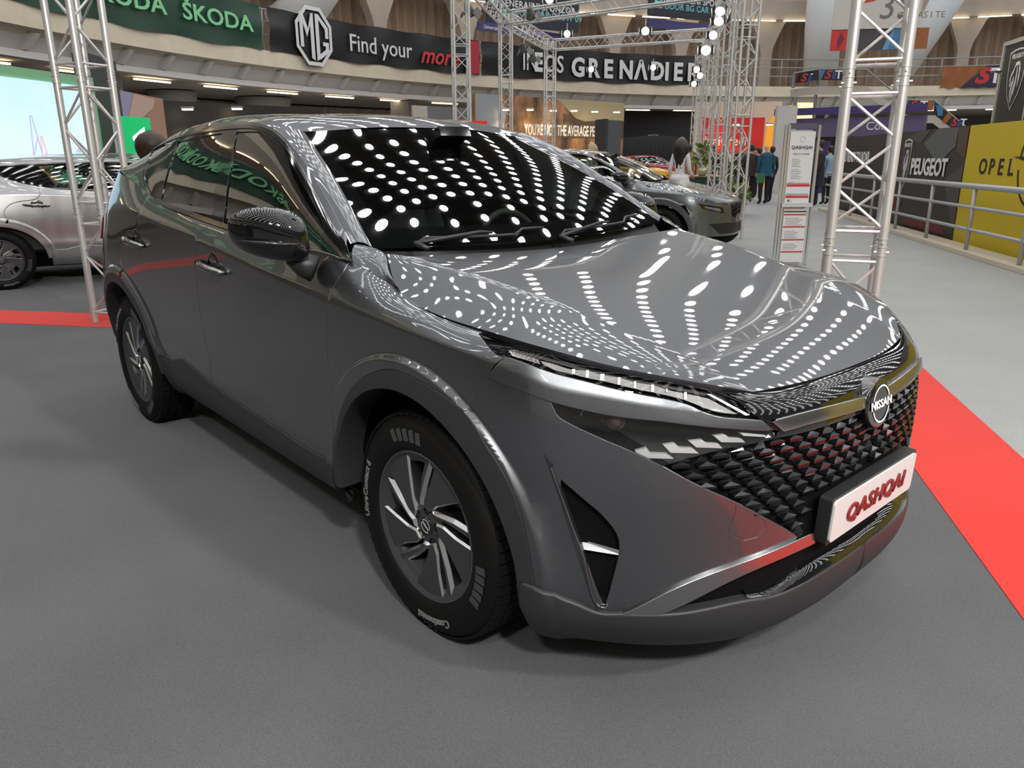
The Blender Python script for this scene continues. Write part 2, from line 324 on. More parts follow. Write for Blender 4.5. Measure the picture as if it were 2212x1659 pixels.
def inset(P,d):
    if area2(P)<0: P=P[::-1]
    a=P-np.roll(P,1,0); b=np.roll(P,-1,0)-P
    na=np.stack([-a[:,1],a[:,0]],1); nb=np.stack([-b[:,1],b[:,0]],1)
    na/=np.maximum(np.linalg.norm(na,axis=1),1e-9)[:,None]; nb/=np.maximum(np.linalg.norm(nb,axis=1),1e-9)[:,None]
    n=na+nb; l=np.maximum((n*na).sum(1),.5); return P+n/l[:,None]*d
def panel(name,net,poly,m,parent,holes=(),off=0.,depth=.012,gap=.0022,grid=.03,sides=(1,-1),join=False,rnd=.0015,extra=None):
    """a trimmed sheet of the body net with a rolled edge; built on both flanks unless told otherwise"""
    P=inset(np.asarray(poly),gap)
    if join: P[:,0][P[:,0]<abs(gap)*2+.003]=0.
    loops=[P]
    for h in holes:
        h=np.asarray(h); h=h if area2(h)<0 else h[::-1]; loops.append(h)
    pts=np.concatenate(loops); lo,hi=P.min(0),P.max(0)
    gx,gy=np.meshgrid(np.arange(lo[0]+grid/2,hi[0],grid),np.arange(lo[1]+grid/2,hi[1],grid)); g=np.stack([gx.ravel(),gy.ravel()],1)
    if extra is not None:
        xg=net(g[:,0],g[:,1]); rg_=np.minimum(np.hypot(xg[:,0]+.012,xg[:,2]-.352),np.hypot(xg[:,0]+2.665,xg[:,2]-.352)); g=np.concatenate([g[(rg_<.485)|(rg_>.556)],extra])
    ok=inpoly(g,P)
    for h in loops[1:]: ok&=~inpoly(g,h)
    g=g[ok]
    d=np.full(len(g),9.)
    for l in loops:
        dd=np.sqrt(((g[:,None,:]-l[None])**2).sum(-1)).min(1) if len(g) else d; d=np.minimum(d,dd)
    g=g[d>(grid*.35 if extra is None else .006)]
    allp=np.concatenate([pts,g]); ed=[];k=0
    for l in loops:
        ed+=[(k+i,k+(i+1)%len(l)) for i in range(len(l))]; k+=len(l)
    vo,_,fo,_,_,_=delaunay_2d_cdt([Vector(p) for p in allp],ed,[],0,1e-6)
    uv=np.array([tuple(v) for v in vo]); F=np.array([tuple(f) for f in fo])
    c=uv[F].mean(1); ok=inpoly(c,P)
    for h in loops[1:]: ok&=~inpoly(c,h)
    F=F[ok]
    Nn=net.nrm(uv[:,0],uv[:,1]); X=net(uv[:,0],uv[:,1])
    sg=-np.sign(np.median(Nn[:,1])) if abs(np.median(Nn[:,1]))>.05 else 1
    Nn=Nn*sg; X=X+Nn*off
    # orient faces along the outward normal
    fn=np.cross(X[F[:,1]]-X[F[:,0]],X[F[:,2]]-X[F[:,0]]); bad=(fn*Nn[F[:,0]]).sum(1)<0; F[bad]=F[bad][:,::-1]
    if join:
        c0_=np.abs(X[:,1])<1e-4; Nn[c0_,1]=0; Nn[c0_]/=np.linalg.norm(Nn[c0_],axis=1)[:,None]
    V=[tuple(x) for x in X]; NN=[tuple(n) for n in Nn]; FF=[tuple(f) for f in F]
    for l in loops:
        Xl=net(l[:,0],l[:,1]); nl=net.nrm(l[:,0],l[:,1])*sg; Xl=Xl+nl*off
        t=np.roll(Xl,-1,0)-np.roll(Xl,1,0); t/=np.maximum(np.linalg.norm(t,axis=1),1e-9)[:,None]
        out=np.cross(t,nl)
        # outward side of this loop
        e=1e-3; a=l-np.roll(l,1,0); b=np.roll(l,-1,0)-l; q=np.stack([(a+b)[:,1],-(a+b)[:,0]],1); q/=np.maximum(np.linalg.norm(q,axis=1),1e-9)[:,None]
        Xo=net(l[:,0]+q[:,0]*e,l[:,1]+q[:,1]*e)-net(l[:,0],l[:,1]); sgn=np.sign((Xo*out).sum(1)); sgn[sgn==0]=1; out=out*sgn[:,None]
        n=len(l); b0=len(V)
        rings=[(Xl,nl),(Xl+out*rnd*.7-nl*rnd*.3,(nl+out)*.7071),(Xl+out*rnd-nl*rnd,out),(Xl+out*rnd-nl*depth,out)]
        for (r,nn) in rings: V+=[tuple(x) for x in r]; NN+=[tuple(x) for x in nn]
        for k in range(len(rings)-1):
            for i in range(n):
                j=(i+1)%n
                if join and l[i,0]==0 and l[j,0]==0: continue
                A,B,C_,D_=b0+k*n+i,b0+k*n+j,b0+(k+1)*n+j,b0+(k+1)*n+i
                f=(A,B,C_,D_); v=[np.array(V[x]) for x in f]; w=np.cross(v[1]-v[0],v[2]-v[0])
                if (w*out[i]).sum()+(w*nl[i]).sum()*.3<0: f=f[::-1]
                FF.append(f)
    res=[]
    if join:
        n=len(V); V2=V+mirror_v(V); N2=NN+mirror_v(NN); F2=FF+[tuple(i+n for i in f[::-1]) for f in FF]
        return mk(name,V2,F2,m,parent,N=N2)
    for sd in sides:
        if sd==1: res.append(mk(name,V,FF,m,parent,N=NN))
        else: res.append(mk(name,mirror_v(V),[f[::-1] for f in FF],m,parent,N=mirror_v(NN)))
    return res
def text(name,s,size,m,parent=None,M4=None,ext=.002,bold=0,shear=0,xs=1,space=1,align='CENTER',fn=None,spacew=1):
    c=bpy.data.curves.new(name,'FONT'); c.body=s; c.size=size; c.extrude=ext; c.offset=bold; c.shear=shear; c.align_x=align; c.align_y='CENTER'; c.space_character=space; c.resolution_u=3
    o=bpy.data.objects.new(name,c); COL.objects.link(o); dg=bpy.context.evaluated_depsgraph_get(); me=bpy.data.meshes.new_from_object(o.evaluated_get(dg)); bpy.data.objects.remove(o); bpy.data.curves.remove(c)
    me.name=name; me.materials.clear(); me.materials.append(m)
    for v in me.vertices: v.co.x*=xs
    if fn:
        for v in me.vertices: v.co=Vector(fn(v.co.x,v.co.y,v.co.z))
    o=link(bpy.data.objects.new(name,me),parent)
    if M4 is not None: o.matrix_local=M4
    return o
def frame(o,xa,ya):
    """4x4 with local x along xa, local y along ya"""
    xa=Vector(xa).normalized(); ya=Vector(ya); ya=(ya-xa*ya.dot(xa)).normalized(); za=xa.cross(ya)
    return Matrix(((xa[0],ya[0],za[0],o[0]),(xa[1],ya[1],za[1],o[1]),(xa[2],ya[2],za[2],o[2]),(0,0,0,1)))
# ================================================================ the round hall
HX,HY=HALL
def pol(r,deg,z=0): return (HX+r*cos(radians(deg)),HY+r*sin(radians(deg)),z)
def hitcyl(px,py,r):
    d=rayd(px,py); ox,oy=CAMP[0]-HX,CAMP[1]-HY; a=d[0]**2+d[1]**2; b=ox*d[0]+oy*d[1]; c=ox*ox+oy*oy-r*r
    t=(-b+math.sqrt(b*b-a*c))/a; p=np.array(CAMP)+t*d; return math.degrees(math.atan2(p[1]-HY,p[0]-HX))%360,p[2]
def ringsweep(name,prof,a0,a1,m,parent=None,n=None,closed=False,auto=30):
    n=n or max(2,int(abs(a1-a0)/1.5)); V=[];F=[];k=len(prof)
    for i in range(n+1):
        a=a0+(a1-a0)*i/n; V+=[pol(r,a,z) for r,z in prof]
    kk=k if closed else k-1
    for i in range(n):
        for j in range(kk): j2=(j+1)%k; F.append((i*k+j,i*k+j2,(i+1)*k+j2,(i+1)*k+j))
    if closed: F.append(tuple(range(k))); F.append(tuple(n*k+j for j in range(k))[::-1])
    return mk(name,V,F,m,parent,auto=auto)
def struct(o): o['kind']='structure'; return o
# ---- floors
def carpet(name,c0,c1,sc=260):
    m=bpy.data.materials.new(name); m.use_nodes=True; nt=m.node_tree; b=nt.nodes['Principled BSDF']; b.inputs['Roughness'].default_value=1; b.inputs['Specular IOR Level'].default_value=.12; b.inputs['Sheen Weight'].default_value=.15
    tc=nt.nodes.new('ShaderNodeTexCoord'); n1=nt.nodes.new('ShaderNodeTexNoise'); n1.inputs['Scale'].default_value=sc; n1.inputs['Detail'].default_value=4; n1.inputs['Roughness'].default_value=.7
    n2=nt.nodes.new('ShaderNodeTexNoise'); n2.inputs['Scale'].default_value=1.3; n2.inputs['Detail'].default_value=4
    ad=nt.nodes.new('ShaderNodeMath'); ad.operation='MULTIPLY_ADD'; ad.inputs[1].default_value=.35
    r=nt.nodes.new('ShaderNodeValToRGB'); r.color_ramp.elements[0].position=.42; r.color_ramp.elements[0].color=(*c0,1); r.color_ramp.elements[1].position=.88; r.color_ramp.elements[1].color=(*c1,1)
    bp=nt.nodes.new('ShaderNodeBump'); bp.inputs['Strength'].default_value=.5; bp.inputs['Distance'].default_value=.004
    L=nt.links.new
    L(tc.outputs['Object'],n1.inputs['Vector']);L(tc.outputs['Object'],n2.inputs['Vector']);L(n2.outputs['Fac'],ad.inputs[0]);L(n1.outputs['Fac'],ad.inputs[2]);L(ad.outputs[0],r.inputs[0]);L(r.outputs[0],b.inputs['Base Color']);L(n1.outputs['Fac'],bp.inputs['Height']);L(bp.outputs[0],b.inputs['Normal'])
    MATS[name]=m; return m
CDK=carpet('dark_carpet',(.049,.049,.053),(.120,.120,.129)); CLT=carpet('aisle_carpet',(.26,.265,.265),(.37,.375,.37),150); CRD=carpet('red_carpet',(.52,.018,.012),(.75,.035,.025),200)
NF=72
def disc(r,z): return [pol(r,a*360/NF,z) for a in range(NF)]
struct(mk('floor',disc(41,-.004)+disc(41,-.3),[tuple(range(NF))]+[(i,i+NF,(i+1)%NF+NF,(i+1)%NF) for i in range(NF)],CLT))
# red border of the aisle: runs from beside the nose of the car into the depth; a second one crosses behind the car
uA=np.array((-.579,.815)); nA=np.array((.815,.579))
pA=np.array((.50,1.58)); wA=.50
def strip(name,p,d,n,l0,l1,w0,w1,m,h):
    P=[p+d*l0+n*w0,p+d*l1+n*w0,p+d*l1+n*w1,p+d*l0+n*w1]; b=MB(); b.prism([tuple(q) for q in P],-.002,h)
    o=b.build(name,m)
    bm=bmesh.new(); bm.from_mesh(o.data); bmesh.ops.recalc_face_normals(bm,faces=bm.faces); bm.to_mesh(o.data); bm.free(); return o
uB=np.array((.790,.613)); nB=np.array((-.613,.790)); pB=np.array((-5.42,-.31))
tA=1.75/.815*0
struct(strip('floor_carpet_stand',pA,uA,nA,-12,3.0,-22,0,CDK,.001)); struct(strip('floor_carpet_far',pA,uA,nA,3.0,16.,-22,-.95,CDK,.001))
o=strip('red_carpet_strip',pA,uA,nA,9,16.,-.95,-.45,CRD,.004); tag(o,'short bit of red carpet strip in front of the graphite car','carpet strip')
o=strip('red_carpet_strip',pA,uA,nA,-4,2.2,0,.55,CRD,.004); tag(o,'long red carpet strip along the light grey aisle','carpet strip')
o=strip('red_carpet_strip',pB,uB,nB,-8,5.2,0,.53,CRD,.004); tag(o,'red carpet strip crossing behind the dark crossover at the truss foot','carpet strip')
# ---- walls and galleries
CONC=mat('cream_concrete',(.78,.69,.54),rough=.85,noise=.16,nscale=2.2,bump=.1,bscale=20); CONG=mat('grey_concrete',(.40,.345,.295),rough=.85,noise=.12,nscale=1.5); SOFF=mat('soffit_paint',(.85,.81,.77),rough=.9,noise=.08,nscale=2)
CUR=mat('drape',(.36,.27,.21),rough=.95,noise=.18,nscale=3); CURD=mat('drape_grey',(.52,.46,.40),rough=.95,noise=.15,nscale=3)
WALLM=mat('hall_wall',(.17,.16,.15),rough=.9,noise=.1,nscale=.8)
TUBE=mat('tube_light',(1,.85,.6),emit=(1,.76,.46),es=5.0)
struct(ringsweep('wall_ring',[(40.5,0),(40.5,16)],0,360,WALLM,n=90))
def drape(name,r,z0,z1,a0,a1,m,amp=.16,per=.55):
    n=int((a1-a0)*pi/180*r/per*8); V=[];F=[]
    for i in range(n+1):
        a=a0+(a1-a0)*i/n; rr=r+amp*sin(i*2*pi/8)*(.7+.3*sin(i*.37)); V+=[pol(rr,a,z0),pol(rr,a,z1)]
        if i: F.append((2*i-2,2*i-1,2*i+1,2*i))
    return mk(name,V,F,m,None,smooth=True)
tag(drape('drape_curtain',37.0,5.0,9.4,100,262,CUR),'long brown drape hung along the upper gallery back','curtain')
tag(drape('drape_curtain',38.5,0.2,3.9,150,262,CURD,.1,.4),'grey brown drape hung under the lower gallery','curtain')
A0,A1=98,345
bal=struct(ringsweep('trim_1',[(31.0,5.15),(31.0,4.62),(31.35,4.58),(31.45,4.50),(33.0,4.50),(33.0,5.15)],A0,A1,CONC,closed=True))
struct(ringsweep('trim_2',[(31.55,4.12),(31.55,3.94),(31.9,3.94),(32.1,4.12)],A0,A1,SOFF,closed=True))
struct(ringsweep('ceiling_gallery',[(31.7,4.10),(40.4,3.95),(40.4,4.6),(33,4.6)],A0,A1,mat('gallery_soffit',(.74,.65,.58),rough=.9,noise=.1,nscale=1)))
struct(ringsweep('trim_3',[(31.45,4.50),(31.75,4.12)],A0,A1,SOFF))
# corbel fins under the fascia
b=MB(); b.add([(0,-.07,0),(0,.07,0),(.75,-.07,0),(.75,.07,0),(.62,-.07,-.38),(.62,.07,-.38),(.40,-.07,-.38),(.40,.07,-.38)],[(0,2,3,1),(0,6,4,2),(1,3,5,7),(0,1,7,6),(2,4,5,3),(6,7,5,4)])
cm=None; sof=bpy.data.objects['trim_3']
for i in range(62):
    a=A0+4+i*3.05
    if a>272: break
    if cm is None: o=b.build('corbel',SOFF); cm=o.data
    else: o=link(bpy.data.objects.new('corbel',cm))
    o.parent=sof; o.location=pol(31.08,a,4.52); o.rotation_euler=(0,0,radians(a))
# arcade frames of the upper gallery
def arcade(r,z0,z1,a,w,m,span):
    """column with curved haunches spreading into the beam above"""
    h=z1-z0; L=[(w*.55,0),(w*.5,h*.58),(w*.5+.10,h*.68),(w*.5+.35,h*.80),(span*.75,h*.93),(span,h)]
    P=[(x,z) for x,z in L]+[(-x,z) for x,z in L[::-1]]
    V=[];n=len(P)
    for dr in(0,.55):
        for x,z in P:
            aa=a+math.degrees(x/r); V.append(pol(r+dr,aa,z0+z))
    F=[tuple(range(n)),tuple(range(n,2*n))[::-1]]+[(i,i+n,(i+1)%n+n,(i+1)%n) for i in range(n)]
    return V,F
cols=[hitcyl(px,60,35.2)[0] for px in (-330,-60,215,440,640,822,1010,1190,1330,1475,1660,1790,2090,2250)]
arc_root=struct(ringsweep('trim_4',[(35.0,9.2),(35.0,10.25),(36.2,10.25),(36.2,9.2)],A0,A1,CONG,closed=True))
for a in cols:
    V,F=arcade(35.2,4.6,9.3,a,.66,CONG,1.25); mk('gallery_frame',V,F,CONG,arc_root)
# tube lights along the beam and under the gallery
def tubes(r,z,a0,a1,L,step,par,nm='tube_light',tilt=0):
    me=None; a=a0
    while a<a1:
        if me is None: o=MB().box((0,0,0),(.10,L,.05)).build(nm,TUBE); me=o.data
        else: o=link(bpy.data.objects.new(nm,me))
        o.parent=par; o.location=pol(r,a,z); o.rotation_euler=(0,0,radians(a)); a+=step
TUBE_=TUBE; TUBE=mat('tube_light_upper',(1,.85,.6),emit=(1,.80,.52),es=4.0); tubes(34.9,9.12,A0+2,262,1.7,3.6,arc_root); TUBE=TUBE_
tubes(33.4,3.98,110,262,1.5,5.2,bpy.data.objects['trim_2'])
# second gallery above: fascia, rail, glazing band
struct(ringsweep('trim_5',[(35.2,10.25),(35.2,10.9),(36.4,10.9)],A0,A1,CONC))
WIN=mat('daylight_window',(1,.95,.8),emit=(1,.93,.74),es=2.6)
wr=struct(ringsweep('wall_upper',[(39.5,10.3),(39.5,12.6)],A0,A1,mat('upper_wall',(.30,.28,.26),rough=.9,noise=.1)))
for k,(p0,p1) in enumerate(((1290,1340),(1345,1410),(1520,1590),(1595,1680),(-300,-180),(2300,2420))):
    a0=hitcyl(p0,10,39.3)[0]; a1=hitcyl(p1,10,39.3)[0]; o=ringsweep('window_%d'%(k+1),[(39.3,11.0),(39.3,13.4)],a1,a0,WIN,n=4); struct(o)
    for j in range(4): 
        f=ringsweep('glazing_bar',[(39.2,11.1+j*.7),(39.2,11.16+j*.7)],a1,a0,mat('bar_dark',(.12,.11,.1),rough=.8),parent=o,n=4)
# light partition of the stands behind the photographer
struct(ringsweep('wall_partition',[(33.2,0),(33.2,3.1)],266,352,mat('partition_pale',(.55,.53,.50),rough=.8,noise=.08,nscale=.6)))
# rails
RAILM=mat('rail_grey',(.33,.34,.34),rough=.5,metal=.4)
def ringrail(name,r,z0,hs,a0,a1,step,label,rad=.03):
    root=thing(name,label,'railing',pol(r,(a0+a1)/2,z0)); lx=Vector(root.location)
    for h in hs:
        b=MB(); b.tube([Vector(pol(r,a,z0+h))-lx for a in np.arange(a0,a1+.01,1.5)],rad,6); b.build('rail_bar',RAILM,root,smooth=True)
    for a in np.arange(a0,a1+.01,step):
        b=MB(); b.tube([Vector(pol(r,a,z0))-lx,Vector(pol(r,a,z0+max(hs)))-lx],rad,6); b.build('rail_post',RAILM,root,smooth=True)
    return root
ringrail('gallery_railing',31.25,5.15,(.55,1.0,1.42),105,262,3.2,'grey tube railing along the edge of the lower gallery')
ringrail('gallery_railing',35.5,10.9,(.45,.9),100,160,4,'grey tube railing on the top gallery below the windows')
for px in (1618,1646,1690,1732):
    a,z=hitcyl(px,45,36.2); o=MB().box((0,0,.45),(.9,.75,.9)).build('crate',mat('crate_grey',(.36,.33,.30),rough=.9,noise=.1)); o.location=pol(36.9,a,10.9); o.rotation_euler=(0,0,radians(a)); tag(o,{1618:'leftmost',1646:'second from left',1690:'third from left',1732:'rightmost'}[px]+' pale crate on the top gallery behind the railing','crate','crates on the top gallery')
# columns under the gallery and tilted struts above
COLM=mat('column_grey',(.58,.60,.62),rough=.8,noise=.06)
for px,dr,lab in ((357,6.5,'round grey column under the gallery left of the sloped one'),(556,6.5,'sloped round grey column under the gallery above the black booth')):
    a,_=hitcyl(px,200,37); p=Vector(pol(36.6,a,0)); b=MB(); b.tube([Vector((0,0,0)),Vector((0,0,2.6)),Vector((0,0,3.98))],[.75,.85,.95] if px<400 else [.7,.9,1.25],20); o=b.build('round_column',COLM,smooth=True); o.location=p; tag(o,lab,'column')
for px,w,lab in ((875,.95,'square grey pillar under the gallery beside the beige panel'),(1312,.9,'square grey pillar under the gallery by the mountain mural'),(235,.9,'square grey pillar under the gallery behind the silver truss')):
    a,_=hitcyl(px,230,33.5); o=MB().box((0,0,2.0),(w,w,4.0)).build('square_pillar',mat('pillar_grey',(.36,.37,.39),rough=.8)); o.location=pol(33.6,a,0); o.rotation_euler=(0,0,radians(a)+.5); tag(o,lab,'pillar')
b=MB(); q0=dist(690,-40,30.5); q1=dist(600,40,30.9); b.tube([dist(720,-70,36),dist(668,10,36.5),dist(600,62,37)],[.85,.85,.85],16); o=b.build('sloped_strut',COLM,smooth=True); tag(o,'thick sloped concrete strut behind the green banner end','strut')
b=MB(); b.tube([dist(1772,160,51),dist(1778,60,51),dist(1795,-90,51)],[.95,1.0,1.1],16); o=b.build('sloped_strut',COLM,smooth=True); tag(o,'thick upright concrete strut beside the white hanging banner','strut')
b=MB(); b.tube([dist(1950,160,53),dist(2010,60,53),dist(2085,-70,53)],[.55,.75,.95],16); o=b.build('sloped_strut',COLM,smooth=True); tag(o,'thick leaning concrete strut behind the near aluminium truss','strut')
# ---- dome with rows of round rooflights
DOME=mat('dome_shell',(.05,.047,.044),rough=.9)
def dome_pt(rho,deg):
    t=rho/41.; return pol(rho,deg,15.5+11.5*(1-t*t))
V=[];F=[]; nr_=14; na=72
for i in range(nr_+1):
    for j in range(na): V.append(dome_pt(41.*i/nr_+.01,360*j/na))
for i in range(nr_):
    for j in range(na): F.append((i*na+j,(i+1)*na+j,(i+1)*na+(j+1)%na,i*na+(j+1)%na))
dome=struct(mk('ceiling',V,F,DOME,smooth=True))
LITE=mat('rooflight',(1,1,1),emit=(.985,.99,1.),es=9.5)
V=[];F=[]
NR=60
for j in range(NR):
    for k in range(26):
        rho=5.5+k*1.36; 
        if rho<14 and j%2: continue
        a=360*(j+.5)/NR; c=Vector(dome_pt(rho,a)); c2=Vector(dome_pt(rho+.1,a)); er=(c2-c).normalized(); et=Vector((-sin(radians(a)),cos(radians(a)),0)); nn_=er.cross(et)
        if nn_.z>0: nn_=-nn_
        base=len(V); rr=.31+.004*k
        for q in range(10): t=2*pi*q/10; V.append(c+nn_*.12+(er*cos(t)+et*sin(t))*rr)
        f=tuple(base+q for q in range(10)); F.append(f)
o=mk('rooflight',V,F,LITE,dome); 
me=o.data; bm=bmesh.new(); bm.from_mesh(me)
for f in bm.faces:
    if f.normal.z>0: f.normal_flip()
bm.to_mesh(me); bm.free(); o['kind']='stuff'
# ================================================================ the grey crossover
PAINT=mat('gunmetal_paint',(.125,.13,.138),rough=.36,metal=.95,coat=1,coatr=.015,spec=.5)
def flake():
    nt=PAINT.node_tree; b=nt.nodes['Principled BSDF']; tc=nt.nodes.new('ShaderNodeTexCoord'); v=nt.nodes.new('ShaderNodeTexVoronoi'); v.inputs['Scale'].default_value=900
    r=nt.nodes.new('ShaderNodeMix'); r.data_type='RGBA'; r.inputs[6].default_value=(.117,.123,.133,1); r.inputs[7].default_value=(.167,.175,.187,1)
    nt.links.new(tc.outputs['Object'],v.inputs['Vector']); nt.links.new(v.outputs['Color'],r.inputs[0]); nt.links.new(r.outputs[2],b.inputs['Base Color'])
flake()
BLK=mat('gloss_black',(.004,.004,.005),rough=.06,coat=.6,coatr=.02)
PLA=mat('black_plastic',(.016,.016,.017),rough=.42,bump=.08,bscale=900,spec=.4)
CLAD=mat('charcoal_cladding',(.028,.028,.03),rough=.45,bump=.1,bscale=1200,spec=.4)
DARK=mat('dark_void',(.003,.003,.003),rough=.8,spec=.1)
RUB=mat('tyre_rubber',(.0045,.0042,.004),rough=.6,bump=.05,bscale=300,spec=.2)
ALU=mat('machined_alloy',(.78,.79,.80),rough=.22,metal=1)
GREY=mat('satin_grey_wheel',(.055,.056,.060),rough=.42,metal=.4)
CHR=mat('chrome',(.75,.75,.76),rough=.06,metal=1)
DCHR=mat('dark_chrome',(.20,.195,.19),rough=.12,metal=1)
SILV=mat('silver_satin_trim',(.42,.42,.42),rough=.2,metal=1)
WGL=glassmat('windscreen_glass',(.78,.88,.82),boost=1.25,base=.02)
SGL=glassmat('side_glass',(.60,.70,.64),boost=1.6,base=.05)
LGL=glassmat('lamp_glass',(.9,.9,.92),boost=1.2,base=.02)
N_=body_net(); G_=gh_net()
car=thing('car','dark grey crossover with black mirrors and red lettered white front plate','car')
O={k:np.array(v) for k,v in OUT.items()}
def sv(x,z):
    s_=1.55-x if x>=-2.98 else 4.53+(-2.98-x)*1.1
    vv=np.linspace(0,.93,400); zz=N_(np.full(400,s_),vv)[:,2]; return np.array([s_,np.interp(z,zz,vv)])
def arc(xc,zc,r,a0,a1,n=40): return np.array([sv(xc+r*cos(t),zc+r*sin(t)) for t in np.linspace(a0,a1,n)])
rings=[arc(-.012,.352,r,radians(-10),radians(190),110) for r in (.489,.500,.509,.514,.519,.524,.529,.534,.543)]
ringsR=[arc(-2.665,.352,r,radians(-10),radians(190),110) for r in (.487,.496,.504,.509,.514,.519,.524,.530,.540)]
EX=np.concatenate(rings+ringsR)
archF=seg(O['archF'])                                # rear bottom -> over the top -> front bottom
archR=arc(-2.665,.352,.478,radians(14),radians(172),60)   # front bottom -> over -> rear bottom
# inner shell, seen only through the shut lines
S,Vv=np.meshgrid(np.linspace(0,5.66,150),np.linspace(0,.93,26),indexing='ij'); uvs=np.stack([S.ravel(),Vv.ravel()],1)
nn=N_.nrm(uvs[:,0],uvs[:,1]); sg=-np.sign(np.median(nn[:,1])); X=N_(uvs[:,0],uvs[:,1])-nn*sg*.02
F=[]
for i in range(149):
    for j in range(25):
        q=(i*26+j,(i+1)*26+j,(i+1)*26+j+1,i*26+j+1); c=X[list(q)].mean(0)
        if min(math.hypot(c[0]+.01,c[2]-.35),math.hypot(c[0]+2.665,c[2]-.35))>.455: F.append(q)
n0=len(X); mk('body_shell',list(X)+mirror_v(X),F+[tuple(k+n0 for k in f[::-1]) for f in F],DARK,car)
bt=lambda s0,s1,v:seg([(s0,v),(s1,v)],.02)
topv=.93
# ---- flank panels
dF=seg(O['door_fender']); s_top=dF[0][0]
dS=seg(O['doorsplit']); 
door=outline([(s_top,topv)],dF,seg(O['doorbot']),dS,[(dS[-1][0],topv)],bt(dS[-1][0],s_top,topv))
panel('front_door',N_,door,PAINT,car,grid=.024,extra=EX,rnd=.0028,gap=.0035)
rg=seg(O['rgap']); aR=[p for p in archR]
k0=int(np.argmin([np.hypot(*(p-rg[-1])) for p in archR]))
rdoor=outline([(dS[-1][0],topv)],dS[::-1],seg(O['rdoorbot'][:4],smooth=False),archR[:k0+1],rg[::-1],[(rg[0][0],topv)],bt(rg[0][0],dS[-1][0],topv))
panel('rear_door',N_,rdoor,PAINT,car,grid=.024,extra=EX,rnd=.0028,gap=.0035)
tl=[(4.50,.66),(4.50,.80),(4.60,.83)]
quarter=outline([(rg[0][0],topv)],rg,archR[k0+1:],[sv(-3.14,.40)],[(5.66,.26),(5.66,topv)],bt(5.66,rg[0][0],topv))
panel('rear_quarter',N_,quarter,PAINT,car,grid=.035,extra=EX)
taill=outline(seg([(4.66,.70),(4.62,.79),(4.80,.83),(5.4,.80),(5.4,.72),(4.9,.69),(4.66,.70)],smooth=False))
panel('tail_lamp',N_,taill,mat('tail_lamp_red',(.12,.004,.005),rough=.1,coat=1),car,off=.014,depth=.016)
drl_t=seg(O['drl_top']); drl_b=seg(O['drl_bot'])
bg=seg(O['bumpgap'],smooth=False)
iA=int(np.argmin([np.hypot(*(p-bg[-1])) for p in archF]))
k1=int(np.argmin([np.hypot(*(p-O['bumpgap'][0])) for p in drl_b]))
fend=outline([(s_top,topv)],bt(s_top,O['drl_top'][0][0],topv),drl_b[:k1+1],bg,archF[:iA+1][::-1],[O['archF'][0]],[dF[-1]],dF[::-1])
panel('front_fender',N_,fend,PAINT,car,grid=.022,extra=EX,rnd=.0028,gap=.0035)
# ---- front bumper
bb=O['band_bot']; bandb=seg(bb[:5]); bandb2=seg(bb[4:])
band=outline(bandb,bandb2,[O['drl_bot'][-1]],drl_b[k1:][::-1],[O['bumpgap'][1]])
bump_band=panel('bumper_band',N_,band,PAINT,car,off=.004,grid=.022,rnd=.003,gap=.001)
gl=seg(O['grille_low']); su=seg(O['strip_up']); lb=seg(O['low_bound'])
bumper=outline(bandb,seg(O['lamp_low']),gl,su[::-1][int(len(su)*.12):],lb[::-1],archF[iA:][::-1],seg([O['bumpgap'][-1],O['bumpgap'][-2],O['bumpgap'][-3],O['bumpgap'][1]],smooth=False))
ik=outline(seg(O['intake'][:11]),seg(O['intake'][11:]))
tow=outline(seg(O['tow'],smooth=False))
panel('bumper_cover',N_,bumper,PAINT,car,holes=[ik,tow],grid=.022,extra=EX,rnd=.003,gap=.001)
panel('tow_eye_cover',N_,tow,PAINT,car,gap=.003,depth=.006)
# side air curtain: recessed black pocket with a small blade
def tub(name,net,loop,m,depth,parent,floor_in=.75,ax=None):
    """pocket: walls follow the loop inwards, closed by a floor"""
    X=net(loop[:,0],loop[:,1]); n=net.nrm(loop[:,0],loop[:,1]); n*=-np.sign(np.median(n[:,1])); c=X.mean(0)
    d=-n.mean(0) if ax is None else np.array(ax); Y=c+(X-c)*floor_in+d*depth; k=len(X); V=list(X)+list(Y)+[Y.mean(0)]
    F=[(i,(i+1)%k,(i+1)%k+k,i+k) for i in range(k)]+[(i+k,(i+1)%k+k,2*k) for i in range(k)]
    for sd in(1,-1):
        mk(name,V if sd==1 else mirror_v(V),F if sd==1 else [f[::-1] for f in F],m,parent,auto=40)
tub('air_curtain',N_,ik,BLK,.055,car,.8)
p=[N_([s_],[v_])[0] for s_,v_ in ((.955,.30),(.80,.285),(.93,.27))]
for sd in(1,-1):
    A=[np.array(q)*np.array([1,sd,1]) for q in p]; b=MB(); b.add([A[0]+(-.02,sd*.02,.004),A[1]+(-.004,0,.0),A[1]+(-.004,0,-.012),A[0]+(-.006,0,-.014)],[(0,1,2,3)]); b.build('curtain_blade',ALU,car)
